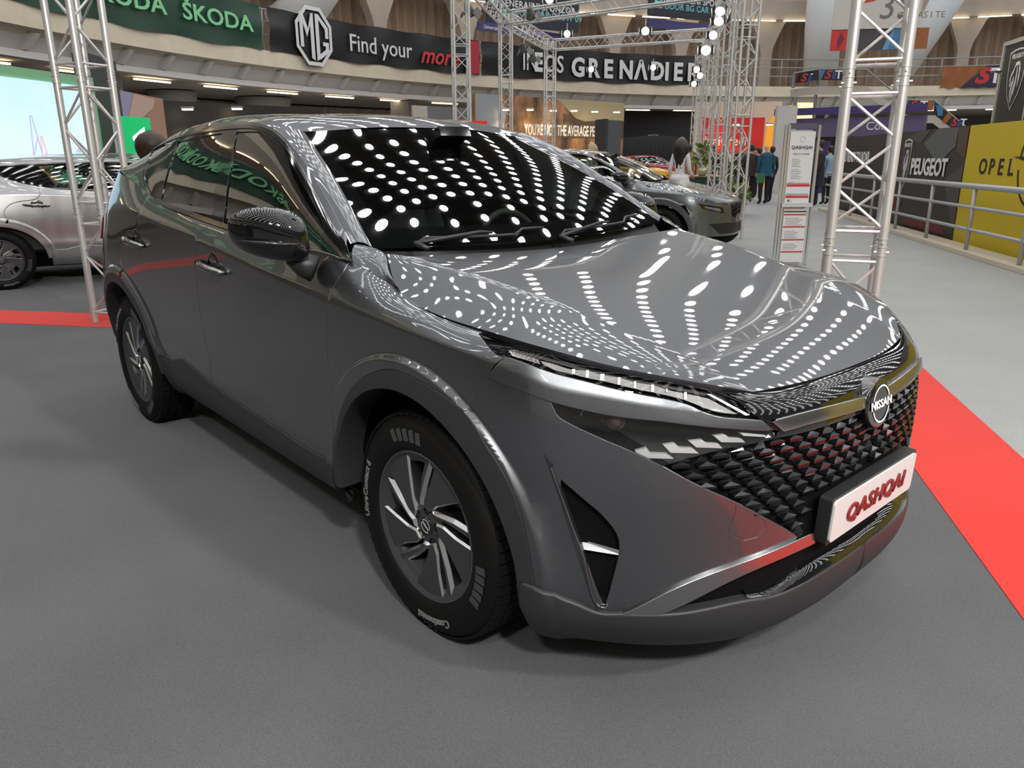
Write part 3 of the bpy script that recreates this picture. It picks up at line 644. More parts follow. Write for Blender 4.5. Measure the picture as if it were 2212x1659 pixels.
# fin beside the pocket
rd=seg(O['ridge']); ins=seg(O['intake'][::-1][:6]); nR=24
ra=curve(O['ridge'],nR); ia=curve(np.concatenate([O['ridge'][:1]*0+O['intake'][:1]*.5+O['ridge'][:1]*.5,O['intake'][::-1][:6],O['intake'][10:11]]),nR)
def on(net,uv,off):
    X=net(uv[:,0],uv[:,1]); n=net.nrm(uv[:,0],uv[:,1]); n*=-np.sign(np.median(n[:,1])); return X+n*off
g=loft([on(N_,ra,.0005),on(N_,ra*.5+ia*.5,.006),on(N_,ia,.011),on(N_,ia+np.array([-.004,0]),-.006)],nR,9)
V,F=gridmesh(g)
for sd in(1,-1): mk('bumper_fin',V if sd==1 else mirror_v(V),F if sd==1 else [f[::-1] for f in F],PAINT,car,smooth=True)
# silver blade under the bumper
sl=seg(O['strip_lo']); stripp=outline(su,[O['strip_lo'][-1]],sl[::-1],[O['low_bound'][-1]])
panel('silver_blade',N_,stripp,SILV,car,off=.010,depth=.02,gap=.0,rnd=.003,grid=.02)
# lower valance
led=seg(O['ledge_top']); lb0=O['low_bound'][0]
val=outline(lb,seg([O['low_bound'][-1],*O['val_mid'],*O['ledge_low']]),[(0,O['ledge_low'][-1][1]),(0,0)],bt(0,1.12,0),[(1.12,.10)],[lb0])
panel('lower_valance',N_,val,CLAD,car,join=True,off=.012,gap=.0,rnd=.008,depth=.03,grid=.025)
lowint=outline([(0,O['ledge_low'][-1][1]-.02)],O['ledge_low'][::-1]-[0,.02],O['val_mid'][::-1],sl[1:],[(0,sl[-1][1])])
panel('lower_intake',N_,lowint,PLA,car,join=True,off=-.03,gap=-.01,depth=.02)
# ledge of the splitter, gloss black
LL=seg(O['ledge_low'])[::-1]; lg=np.array([(s_,np.interp(s_,LL[:,0],LL[:,1])) for s_ in np.linspace(.0,LL[-1,0],24)]); lt=np.array([(s_,max(np.interp(s_,led[::-1][:,0],led[::-1][:,1]),v_+.004)) for s_,v_ in lg])
g=loft([on(N_,lg,.010),on(N_,lg*.5+lt*.5,.001),on(N_,lt,-.032)],24,8); V,F=gridmesh(g); n0=len(V)
mk('splitter_ledge',V+mirror_v(V),F+[tuple(i+n0 for i in f[::-1]) for f in F],BLK,car,smooth=True)
# ---- grille
gtop=seg(O['grille_top']); lgr=seg(O['lamp_grille'])
c_top=gtop[-1][1]; gril=outline(lgr,gtop,[(0,c_top),(0,.20),(.30,.20)],[gl[-1]],gl[::-1])
grille=panel('grille',N_,gril,BLK,car,join=True,off=-.034,gap=-.008,depth=.01)
vb_t=seg(O['vbar_top']);vb_b=seg(O['vbar_bot'])
nose=outline(bt(0,.455,topv),[O['drl_top'][-3]],[O['drl_top'][-2]],[O['drl_top'][-1]],[O['band_bot'][-1]],vb_b,[(0,vb_b[-1][1])])
panel('nose_panel',N_,nose,BLK,car,join=True,gap=.002)
vbar=outline(vb_t,[(.03,vb_t[-1][1]),(.03,vb_b[-1][1])],vb_b[::-1])
panel('grille_v_bar',N_,vbar,SILV,car,off=.012,depth=.014,gap=0,rnd=.003,grid=.015)
under=outline(vb_b,[(0,vb_b[-1][1]),(0,c_top)],gtop[::-1])
panel('grille_header',N_,under,BLK,car,join=True,off=-.004,gap=0,grid=.02)
# scale-shaped teeth
def tooth_mesh():
    w,h=.058,.034
    V=[(0,h*1.0,-.010),(-w/2,.004,-.010),(w/2,.004,-.010),(-w*.40,.001,.012),(w*.40,.001,.012),(-w*.37,-.006,.010),(w*.37,-.006,.010),(-w/2,-.014,-.02),(w/2,-.014,-.02),(0,h*.30,.004)]
    F=[(0,1,9),(0,9,2),(1,3,9),(3,4,9),(4,2,9),(3,5,6,4),(1,7,5,3),(4,6,8,2),(5,7,8,6)]
    me=bpy.data.meshes.new('grille_tooth'); me.from_pydata(V,[],F); me.materials.append(mat('grille_black',(.005,.005,.006),rough=.12,coat=.15,coatr=.03,spec=.4)); me.update(); return me
tm=tooth_mesh(); gp=np.array(gril); ring=inset(gp,.004)
PL=[]
for r in range(13):
    v_=.205+r*.0335
    for c in range(-14,15):
        s0=(c+(.5 if r%2 else 0))*.0615
        a=abs(s0)
        q=np.array([[a,v_+.006],[a,v_+.022],[max(a-.022,0),v_],[a+.024,v_]])
        if inpoly(q,ring).sum()<3: continue
        if a<.30 and v_<.375: continue           # number plate board sits here
        if math.hypot(s0,v_-.665)<.088: continue  # badge
        PL.append((s0,v_))
for s0,v_ in PL:
    a=abs(s0); p0,p1,p2=N_([a,a+.01,a],[v_,v_,v_+.01]); ex=(p0-p1) if s0>=0 else (p1-p0)
    ex=np.array(p1-p0); 
    if s0<0: ex=-ex*np.array([1,-1,1]); p0=p0*np.array([1,-1,1]); p2=p2*np.array([1,-1,1])
    # local x to the left of car seen from the front
    nrm=Vector(np.cross(-ex,p2-p0)).normalized()
    if nrm.x<0: nrm=-nrm
    M4=frame(Vector(p0)-nrm*.012,Vector(p2-p0).cross(nrm),p2-p0)
    o=bpy.data.objects.new('grille_tooth',tm); link(o,grille); o.matrix_local=M4
# ---- badge
bz=.765; bx=.902
def ring_prof(r0,r1,h0,h1): return [(r0,h0),(r0,h1),(r1,h1),(r1,h0)]
BM=frame((bx,0,bz),(0,1,0),(-.10,0,1)); 
badge=thing('badge',None,None); badge.parent=car; badge.matrix_local=BM
MB().lathe([(0,.016),(.060,.016),(.068,.012),(.0705,.002),(.070,-.03)],48).build('badge_disc',DCHR,badge,auto=35)
MB().lathe([(0,.0165),(.054,.0165),(.0545,.014)],48).build('badge_face',BLK,badge,auto=35)
WHT=mat('white_enamel',(.82,.82,.82),rough=.35)
def arcband(r0,r1,a0,a1,z,n=40):
    b=MB(); V=[];F=[]
    for i in range(n+1):
        t=a0+(a1-a0)*i/n; V+=[(r0*cos(t),r0*sin(t),z),(r1*cos(t),r1*sin(t),z)]
        if i: F.append((2*i-2,2*i-1,2*i+1,2*i))
    return b.add(V,F)
for a0 in (radians(18),radians(198)): arcband(.0475,.0525,a0,a0+radians(144),.0185).build('badge_arc',WHT,badge)
text('badge_lettering','NISSAN',.032,WHT,badge,Matrix.Translation((0,0,.019)),ext=.0008,bold=.0007,xs=1.18)
# ---- number plate
pt=Matrix.Translation((.9105+.02,0,.504))@Matrix.Rotation(.04,4,'Y')
def rrect(w,h,r,n=6):
    return [(sx*(w/2-r)+r*cos(a),sy*(h/2-r)+r*sin(a)) for sx,sy,a0 in((1,1,0),(-1,1,pi/2),(-1,-1,pi),(1,-1,3*pi/2)) for a in [a0+pi/2*k/n for k in range(n+1)]]
plate=thing('number_plate',None,None); plate.parent=car; plate.matrix_local=pt@frame((0,0,0),(0,1,0),(0,0,1))
MB().prism(rrect(.530,.134,.010),-.03,.004).build('plate_holder',PLA,plate,auto=30)
MB().prism(rrect(.516,.118,.014),.004,.010).build('plate_board',mat('plate_white',(.62,.60,.59),rough=.4),plate,auto=30)
text('plate_lettering','QASHQAI',.066,mat('plate_red',(.16,.012,.012),rough=.3),plate,Matrix.Translation((0,-.002,.012)),ext=.003,bold=.0012,shear=.12,xs=1.22,space=1.05)
# ---- lamps
def loopx(net,l,off): return on(net,l,off)
drl=outline(drl_t,[O['drl_bot'][-1]],drl_b[::-1])
for nm,off,m in (('running_lamp_tray',-.022,BLK),):
    panel(nm,N_,drl,m,car,off=off,gap=-.002,depth=.01)
panel('running_lamp_lens',N_,drl,glassmat('running_lens',(.92,.92,.93),boost=.35,base=.0),car,off=.001,depth=.02,gap=.003)
DR=mat('lamp_reflector_grey',(.20,.20,.195),rough=.35,metal=.1)
def cap(name,uv,off,m,parent=car,depth=0):
    """flat facet (optionally with walls) laid on the body net, on both sides"""
    uv=np.asarray(uv); n=len(uv); Xa=on(N_,uv,off)
    for sd in(1,-1):
        V=list(Xa); F=[tuple(range(n))]
        if depth: V=V+list(on(N_,uv,off-depth)); F+=[(k,(k+1)%n,(k+1)%n+n,k+n) for k in range(n)]
        if sd==-1: V=mirror_v(V)
        o=mk(name,V,F,m,parent); bm=bmesh.new(); bm.from_mesh(o.data)
        if depth: bmesh.ops.recalc_face_normals(bm,faces=bm.faces)
        elif bm.faces[:] and bm.faces[:][0].normal.x<0:
            for f in bm.faces: f.normal_flip()
        bm.to_mesh(o.data); bm.free()
def sheet(name,a,b,off,m,parent=car,sides=(1,-1)):
    g=np.array([on(N_,a,off),on(N_,b,off)]); V,F=gridmesh(g)
    for sd in sides: mk(name,V if sd==1 else mirror_v(V),F if sd==1 else [f[::-1] for f in F],m,parent,smooth=True)
sheet('running_lamp_reflector',curve(O['dref_t'],40),curve(O['dref_b'],40),-.006,DR)
drs=curve(O['drl_top'],40); dbs=curve(O['drl_bot'],40)
sheet('running_lamp_strip',(drs*.85+dbs*.15)[5:31],(drs*.62+dbs*.38)[5:31],-.010,mat('lamp_strip_dark',(.05,.048,.046),rough=.2,metal=.4))
TW=mat('tick_white',(.85,.85,.84),rough=.3)
for i in range(8): cap('running_lamp_tick',O['tick%d'%i],-.003,TW)
cap('running_lamp_hook',O['dhook'],-.002,mat('hook_white',(.85,.86,.88),rough=.25,metal=.3))
cap('marker_plate',O['dplate'],-.006,mat('marker_beige',(.40,.38,.36),rough=.4))
q=on(N_,O['drllet'],-.004); dx=Vector(q[1]-q[0])
nq=N_.nrm(O['drllet'][:1,0],O['drllet'][:1,1])[0]; nq=Vector(nq*(-1 if nq[1]>0 else 1))
text('marker_lettering','NISSAN',.016,INKD if 0 else mat('marker_ink',(.12,.11,.11),rough=.6),car,frame(Vector((q[0]+q[1])/2),dx,nq.cross(dx)),ext=.0003,xs=1.3,space=1.2)
lowl=outline(seg(O['lamp_low']),lgr,[O['band_bot'][-1]],bandb2[::-1])
panel('headlamp_tray',N_,lowl,BLK,car,off=-.05,gap=-.004,depth=.01)
panel('headlamp_lens',N_,lowl,LGL,car,off=.0005,depth=.03,gap=.003)
RF=mat('headlamp_reflector',(.88,.90,.88),rough=.35,metal=.2)
for i in range(5): cap('headlamp_reflector',O['refl%d'%i],-.006,RF,depth=.03)
c=on(N_,O['proj'],-.040)[0]
for sd in(1,-1):
    cc=(c[0],c[1]*sd,c[2]); b=MB(); b.lathe([(.0001,.030),(.012,.0275),(.022,.020),(.028,.008),(.029,-.01)],24); o=b.build('headlamp_projector',mat('projector_glass',(.05,.03,.03),rough=.03,coat=1,spec=.8),car,smooth=True); o.matrix_local=frame(cc,(0,1,0),(-.2,0,1))
cap('headlamp_rib',O['lamprib'],-.02,DCHR,depth=.02)
# ---- bonnet
CREASE=[(-.285,.70,1.113),(.0,.655,1.075),(.25,.60,1.03),(.5,.53,.963),(.7,.465,.896),(.784,.433,.8595)]
CENT=[(-.30,0,1.086),(0,0,1.057),(.25,0,1.018),(.5,0,.964),(.7,0,.908),(.831,0,.856)]
MID=[(-.305,.36,1.096),(0,.33,1.064),(.25,.305,1.022),(.5,.27,.965),(.7,.24,.905),(.822,.22,.8565)]
EDGE=[(-.340,.738,1.119),(-.300,.757,1.093),(-.22,.796,1.045),(-.146,.817,1.019),(-.04,.832,1.006),(.078,.830,.991),(.20,.812,.979),(.38,.812,.972),(.46,.783,.960),(.55,.727,.938),(.640,.651,.916),(.716,.551,.890),(.784,.433,.8595)]
R=lambda L:[(x,-w,z) for x,w,z in L]
Lf=lambda L:[tuple(q) for q in L]
nu=70
cs=[curve(R(CREASE),nu),curve(R(MID),nu),curve(CENT,nu),curve(Lf(MID),nu),curve(Lf(CREASE),nu)]
g=loft(cs,nu,61)
e=curve(R(EDGE),nu); c0=curve(R(CREASE),nu)
for _ in range(10): e[1:-1]=e[1:-1]*.5+(e[:-2]+e[2:])*.25
def side_patch(e,c,sd):
    m=(e+c)/2; d=np.linalg.norm(e-c,axis=1); m=m+np.stack([0*d,-sd*.012*d,.030*d],1); return loft([e,m,c],nu,18)
gs=side_patch(e,c0,1)
full=np.concatenate([gs[:-1],g,(gs*np.array([1,-1,1]))[::-1][1:]])
V,F=gridmesh(full,flip=False); n0=len(V)
nr,nc=full.shape[:2]
bl=[(i,0) for i in range(nr)]+[(nr-1,j) for j in range(1,nc)]+[(i,nc-1) for i in range(nr-2,-1,-1)]+[(0,j) for j in range(nc-2,0,-1)]
ids=[i*nc+j for i,j in bl]; cen=np.array((.2,0,.9))
low=[]
for i in ids:
    p=np.array(V[i]); d=cen-p; d[2]=0; d/=np.linalg.norm(d); low.append(tuple(p+d*.004+np.array((0,0,-.016))))
k=len(ids); F+= [(ids[i],ids[(i+1)%k],n0+(i+1)%k,n0+i) for i in range(k)]; V+=low
hood=mk('bonnet',V,F,PAINT,car,auto=38)
# ---- windscreen, pillars, roof
WB=[(-.420,.742,1.134),(-.3817,.55,1.124),(-.347,.28,1.115),(-.335,0,1.112)]
WT=[(-1.169,.557,1.505),(-1.145,.40,1.518),(-1.129,.2,1.527),(-1.123,0,1.530)]
sym=lambda L:[(x,-w,z) for x,w,z in L]+[(x,w,z) for x,w,z in L[::-1][1:]]
wm=[((a[0]+b[0])/2+.010,(a[1]+b[1])/2*1.006,(a[2]+b[2])/2+.020) for a,b in zip(WB,WT)]
gw=loft([sym(WB),sym(wm),sym(WT)],49,31); V,F=gridmesh(gw)
mk('windscreen',V,F,WGL,car,smooth=True)
# black ceramic border just under the glass
def inner(g,off): 
    n=np.cross(np.gradient(g,axis=0),np.gradient(g,axis=1)); n/=np.linalg.norm(n,axis=2)[...,None]; 
    if n[...,2].mean()<0: n=-n
    return g-n*off
gi=inner(gw,.004); V,F=gridmesh(gi); nr,nc=gi.shape[:2]; Fk=[]
for i in range(nr-1):
    for j in range(nc-1):
        if i<4 or i>=nr-3 or j<2 or j>=nc-3: Fk.append(F[i*(nc-1)+j])
mk('windscreen_border',V,Fk,BLK,car,smooth=True)
GT=[(-.454,.80,1.146),(-.734,.74,1.311),(-.96,.703,1.431),(-1.20,.669,1.517)]
WS=[WB[0],wm[0],WT[0]]
ga=loft([R(GT),[((a[0]+b[0])/2,-(a[1]+b[1])/2-.006,(a[2]+b[2])/2+.012) for a,b in zip(curve(GT,9),curve(WS,9))],R(WS)],30,9); V,F=gridmesh(ga,flip=True)
for sd in(1,-1): mk('windscreen_pillar',V if sd==1 else mirror_v(V),F if sd==1 else [f[::-1] for f in F],PAINT,car,smooth=True)
RX=[[(-1.20,.669,1.517),(-1.169,.557,1.5075),(-1.139,.36,1.5215),(-1.121,0,1.532)],
 [(-1.30,.662,1.535),(-1.285,.555,1.548),(-1.26,.36,1.560),(-1.25,0,1.572)],
 [(-1.48,.655,1.552),(-1.48,.55,1.574),(-1.48,.34,1.589),(-1.48,0,1.600)],
 [(-1.85,.650,1.558),(-1.85,.55,1.586),(-1.85,.34,1.603),(-1.85,0,1.612)],
 [(-2.15,.640,1.545),(-2.15,.54,1.578),(-2.15,.33,1.597),(-2.15,0,1.606)],
 [(-2.50,.615,1.512),(-2.50,.52,1.549),(-2.50,.32,1.573),(-2.50,0,1.584)],
 [(-2.80,.580,1.470),(-2.80,.50,1.512),(-2.80,.31,1.540),(-2.80,0,1.552)],
 [(-3.02,.548,1.428),(-3.02,.47,1.470),(-3.02,.30,1.505),(-3.03,0,1.520)]]
gr=loft([sym(r) for r in RX],61,70); V,F=gridmesh(gr,flip=False); mk('roof',V,F,PAINT,car,smooth=True)
# rear glass and tailgate top
tr=[tuple(N_([s_],[.93])[0]) for s_ in (4.62,4.78,5.04,5.35,5.66)]
def full_rear(L): return L+[(x,-y,z) for x,y,z in L[::-1][1:]]
g=loft([sym(RX[-1]),full_rear(tr)],41,8); V,F=gridmesh(g,flip=True); mk('tailgate_glass',V,F,BLK,car,smooth=True)
# fender cap beside the screen corner and the cowl
r9=[tuple(N_([s_],[.93])[0]) for s_ in np.linspace(1.72,1.935,8)]
c2=[(-.20,-.803,1.040),(-.262,-.778,1.068),(-.304,-.76,1.091),(-.343,-.744,1.118),(-.395,-.752,1.135),(-.44,-.79,1.146)]
cmid=[tuple((np.array(a)+np.array(b))/2+np.array((0,-.006,.010))) for a,b in zip(curve(r9,12),curve(c2,12))]
g=loft([r9,cmid,c2],20,8); V,F=gridmesh(g,flip=True)
for sd in(1,-1): mk('fender_cap',V if sd==1 else mirror_v(V),F if sd==1 else [f[::-1] for f in F],PAINT,car,smooth=True)
hb_=[(-.33,.73,1.100),(-.31,.36,1.075),(-.305,0,1.064)]
g=loft([sym(hb_),sym([(-.38,.72,1.085),(-.37,.4,1.05),(-.36,0,1.04)]),sym([(x-.03,w,z-.004) for x,w,z in [WB[0],WB[1],WB[3]]])],40,8); V,F=gridmesh(g); mk('cowl_panel',V,F,PLA,car,smooth=True)
# ---- side windows
gd=seg(O['g_dlo'],.02); gc=seg(O['g_rearclose'],.02,smooth=False)
dlo=outline(gd,gc,[(gc[-1][0],0)],bt(gc[-1][0],.02,0),[(.02,.01)])
allg=[outline(seg(O[k],.02,smooth=False),[O[k][0]]) for k in('g_front','g_rear','g_quarter')]
panel('window_surround',G_,dlo,BLK,car,holes=allg,off=.002,gap=.001,grid=.05,depth=.006)
for k,nm,m in zip((0,1,2),('front_side_glass','rear_side_glass','quarter_glass'),(SGL,SGL,BLK)):
    panel(nm,G_,allg[k],m,car,off=-.003,gap=-.004,depth=.003,grid=.05)
rail=outline(gd,[(gd[-1][0],.42)],bt(gd[-1][0],gd[0][0],.42))
panel('roof_rail_panel',G_,rail,PAINT,car,off=.001,gap=.001,grid=.04)
dp=outline([(gc[-1][0],0)],gc[::-1],[(gd[-1][0],.42)],bt(gd[-1][0],G_.s[-1],.42),[(G_.s[-1],0)],bt(G_.s[-1],gc[-1][0],0))
panel('rear_pillar',G_,dp,PAINT,car,off=.001,gap=.0,grid=.04)
bm=outline(bt(.03,gc[-1][0],.001),[(gc[-1][0],.017)],bt(gc[-1][0],.03,.017))
panel('belt_molding',G_,bm,DCHR,car,off=.007,gap=0,depth=.008,grid=.05,rnd=.003)
tp=outline(np.array([(s_,v_+.002) for s_,v_ in gd[2:]]),np.array([(s_,v_-.012) for s_,v_ in gd[2:]])[::-1])
panel('window_frame_trim',G_,tp,DCHR,car,off=.006,gap=0,depth=.006,grid=.05,rnd=.002)
# ---- sill and arch cladding
sil=outline(seg([O['doorbot'][0],*O['doorbot'][1:]]),seg(O['rdoorbot'][1:4],smooth=False),[archR[0]],[sv(-2.20,.26)],bt(sv(-2.20,.26)[0],O['archF'][0][0]+.02,.02),[O['archF'][0]])
panel('sill_cladding',N_,sil,CLAD,car,off=.006,gap=.001,depth=.03,rnd=.004,grid=.04)
def cladding(outer,xc,zc,rin,sd):
    O3=on(N_,outer,.004); th=np.arctan2(O3[:,2]-zc,O3[:,0]-xc); n=len(outer)
    I=np.array([N_(*[np.array([q]) for q in sv(xc+rin*cos(t),zc+rin*sin(t))])[0] for t in th]); I[:,0]=xc+rin*np.cos(th); I[:,2]=zc+rin*np.sin(th)
    Mi=O3*.5+I*.5; o2=on(N_,outer,-.01)
    rows=[o2,O3,Mi+np.array((0,-.004,0)),I+np.array((0,-.004,0)),I+np.array((0,.012,0))+np.stack([-np.cos(th)*.006,0*th,-np.sin(th)*.006],1),I+np.array((0,.10,0))]
    g=np.array(rows); V,F=gridmesh(g)
    mk('arch_cladding',V if sd==1 else mirror_v(V),F if sd==1 else [f[::-1] for f in F],CLAD,car,auto=32)
aF=np.concatenate([[[O['archF'][0][0]+.006,.125]],archF,[[archF[-1][0],.125]]])
aR2=np.concatenate([[sv(-2.205,.37)],archR,[sv(-3.13,.36)]])
for sd in(1,-1): cladding(aF,-.012,.350,.432,sd); cladding(aR2,-2.665,.350,.432,sd)
# wheel wells and floor pan
for xc in(-.012,-2.665):
    for sd in(1,-1):
        b=MB(); n=24; V=[];F=[]
        for i in range(n+1):
            t=radians(2+176*i/n); V+=[(xc+.445*cos(t),-sd*.86,.35+.445*sin(t)),(xc+.445*cos(t),-sd*.55,.35+.445*sin(t))]
            if i: F.append((2*i-2,2*i-1,2*i+1,2*i))
        b.add(V,F); b.build('wheel_well',DARK,car,smooth=True)
MB().box((-1.2,0,.30),(3.9,1.05,.16)).box((-1.30,0,.33),(1.75,1.56,.14)).build('floor_pan',DARK,car)
# ---- wheels
def make_wheel():
    root=thing('wheel',None,None); root.parent=car
    prof=[(.226,-.070),(.2345,-.092),(.244,-.101),(.268,-.1090),(.300,-.108),(.322,-.100),(.340,-.086),(.3485,-.070),(.3505,-.040),(.3512,-.0),(.3505,.045),(.3485,.078),(.335,.10),(.29,.108),(.23,.10),(.205,.085)]
    MB().lathe(prof,72,axis='y').build('tyre',RUB,root,auto=50)
    # tread blocks
    b=MB()
    for k in range(64):
        t=2*pi*k/64
        for y0,y1,sk in ((-.088,-.052,.012),(-.046,-.004,-.01),(.004,.046,-.01),(.052,.088,.012)):
            P=[]
            for yy,rr in ((y0,.3425 if y0<-.08 else .349),(y1,.349 if y1<.08 else .3425)):
                for dt in(-.040,.040):
                    for h in (0,.008):
                        a=t+dt+sk*(yy-y0)*6; P.append(((rr+h)*cos(a),yy,(rr+h)*sin(a)))
            b.add(P,[(1,3,7,5),(0,1,5,4),(2,6,7,3),(0,2,3,1),(4,5,7,6)])
    b.build('tyre_tread',RUB,root); root.children[-1]['kind']='stuff'
    MB().lathe([(.206,.08),(.196,.05),(.19,-.02),(.20,-.075),(.218,-.083),(.228,-.0945),(.230,-.0952)],72,axis='y').build('rim',GREY,root,auto=40)
    MB().lathe([(.2295,-.0950),(.2330,-.0965),(.2362,-.0945),(.2365,-.086)],72,axis='y').build('rim_lip',mat('rim_lip_grey',(.16,.16,.165),rough=.3,metal=.8),root,auto=40)
    MB().lathe([(0,.045),(.19,.045)],48,axis='y').build('rim_back',DARK,root)
    MB().lathe([(0,-.02),(.15,-.02),(.15,.01)],40,axis='y').build('brake_disc',mat('brake_steel',(.18,.17,.17),rough=.4,metal=1),root)
    yo=-.086
    def pol(r,a): return (r*cos(a),r*sin(a))
    def plate(P,y0,y1,m,name,mi=None):
        n=len(P); V=[(x,y0,z) for x,z in P]+[(x,y1,z) for x,z in P]
        F=[tuple(range(n))[::-1],tuple(range(n,2*n))]+[(i,(i+1)%n,(i+1)%n+n,i+n)[::-1] for i in range(n)]
        bm=bmesh.new(); vs=[bm.verts.new(v) for v in V]
        for f in F: bm.faces.new([vs[i] for i in f])
        bmesh.ops.recalc_face_normals(bm,faces=bm.faces); me=bpy.data.meshes.new(name); bm.to_mesh(me); bm.free()
        for q in (m if isinstance(m,list) else [m]): me.materials.append(q)
        if isinstance(m,list):
            for p_ in me.polygons:
                p_.material_index=0 if abs(p_.normal.y)>.7 else 1
        return link(bpy.data.objects.new(name,me),root)
    def cham(P,y0,ch,y1,name):
        """plate with a dark face and bright bevelled flanks"""
        P=np.array(P); c=inset(P,ch)
        if area2(P)<0: P=P[::-1]
        n=len(P); V=[(x,y0,z_) for x,z_ in c]+[(x,y0+ch*1.1,z_) for x,z_ in P]+[(x,y1,z_) for x,z_ in P]
        F=[tuple(range(n))]+[(i,(i+1)%n,(i+1)%n+n,i+n) for i in range(n)]+[(i+n,(i+1)%n+n,(i+1)%n+2*n,i+2*n) for i in range(n)]
        bm=bmesh.new(); vs=[bm.verts.new(v) for v in V]
        for f in F: bm.faces.new([vs[i] for i in f])
        bmesh.ops.recalc_face_normals(bm,faces=bm.faces); me=bpy.data.meshes.new(name); bm.to_mesh(me); bm.free(); me.materials.append(GREY); me.materials.append(ALU)
        for i,p_ in enumerate(me.polygons): p_.material_index=0 if abs(p_.normal.y)>.9 else 1
        return link(bpy.data.objects.new(name,me),root)
    dg_=lambda a:radians(a)
    for k in range(5):
        c0=128-72*k
        P=[pol(.2275,dg_(c0-18.5+4.7*i)) for i in range(9)]+[pol(.150,dg_(c0+23)),pol(.092,dg_(c0+36)),pol(.058,dg_(c0+44)),pol(.056,dg_(c0+12)),pol(.098,dg_(c0-2)),pol(.160,dg_(c0-13))]
        cham(P,yo,.0055,yo+.045,'wheel_petal')
        P=[pol(.2265,dg_(c0+23+3.2*i)) for i in range(4)]+[pol(.150,dg_(c0+43)),pol(.080,dg_(c0+66)),pol(.062,dg_(c0+84)),pol(.060,dg_(c0+50)),pol(.086,dg_(c0+43)),pol(.150,dg_(c0+30))]
        cham(P,yo+.003,.0095,yo+.055,'wheel_spoke')
    MB().lathe([(0,-.078),(.045,-.078),(.072,-.070),(.08,-.04)],40,axis='y').build('wheel_hub',GREY,root,auto=30)
    for k in range(5):
        a=radians(128+30+72*k); x,z=pol(.053,a); MB().lathe([(0,-.072),(.009,-.072),(.011,-.080),(.014,-.081)],12,axis='y',c=(x,0,z)).build('lug_hole',DARK,root)
    MB().lathe([(0,-.084),(.026,-.084),(.029,-.080),(.03,-.07)],32,axis='y').build('hub_cap',BLK,root,auto=30)
    hm=mat('hub_mark',(.75,.75,.75),rough=.3)
    X90=Matrix(((1,0,0,0),(0,0,-1,-.0845),(0,1,0,0),(0,0,0,1)))
    for a1 in (radians(18),radians(198)):
        o=arcband(.019,.0215,a1,a1+radians(144),0).build('cap_arc',hm,root); o.matrix_local=X90@Matrix.Rotation(radians(-35),4,'Z')
    text('cap_lettering','NISSAN',.0105,hm,root,X90@Matrix.Rotation(radians(-35),4,'Z'),ext=.0002)
    TL=mat('tyre_lettering',(.20,.20,.20),rough=.5)
    def bend(rad,a,sgn=1):
        def fn(x,y,z): 
            t=a-sgn*x/rad; r=rad+sgn*y; return (r*cos(t),-.1102-z+ (abs(r-.275)*.02),r*sin(t))
        return fn
    text('tyre_lettering','UltraContact 6',.034,TL,root,None,ext=.0006,bold=.0006,fn=bend(.292,radians(172)))
    text('tyre_lettering','Continental',.034,TL,root,None,ext=.0006,bold=.0009,fn=bend(.292,radians(282),1))
    # sidewall emblem blocks
    for a,w in ((100,.55),(345,.5)):
        b=MB()
        for i in range(5):
            t=radians(a)-w/2+w*i/5; 
            V=[((r)*cos(q),-.1102,(r)*sin(q)) for r,q in ((.270,t),(.268,t+.085),(.305,t+.10),(.309,t+.02))]; b.add(V,[(0,1,2,3)]); 
        b.build('sidewall_pattern',mat('sidewall_gloss',(.045,.045,.045),rough=.3),root)
    return root
wh=make_wheel()
def copy_tree(o,parent=None):
    c=o.copy(); COL.objects.link(c); c.parent=parent
    for ch in list(o.children): copy_tree(ch,c)
    return c
spots=[(0,-.785,.351,0,14),(-2.665,-.785,.351,0,38),(0,.785,.351,pi,-20),(-2.665,.785,.351,pi,5)]
for i,(x,y,z,rz,sp) in enumerate(spots):
    w=wh if i==0 else copy_tree(wh,car)
    w.location=(x,y,z); w.rotation_mode='ZYX' if 0 else 'XYZ'
    w.matrix_local=Matrix.Translation((x,y,z))@Matrix.Rotation(rz,4,'Z')@Matrix.Rotation(radians(0 if i==0 else sp),4,'Y')
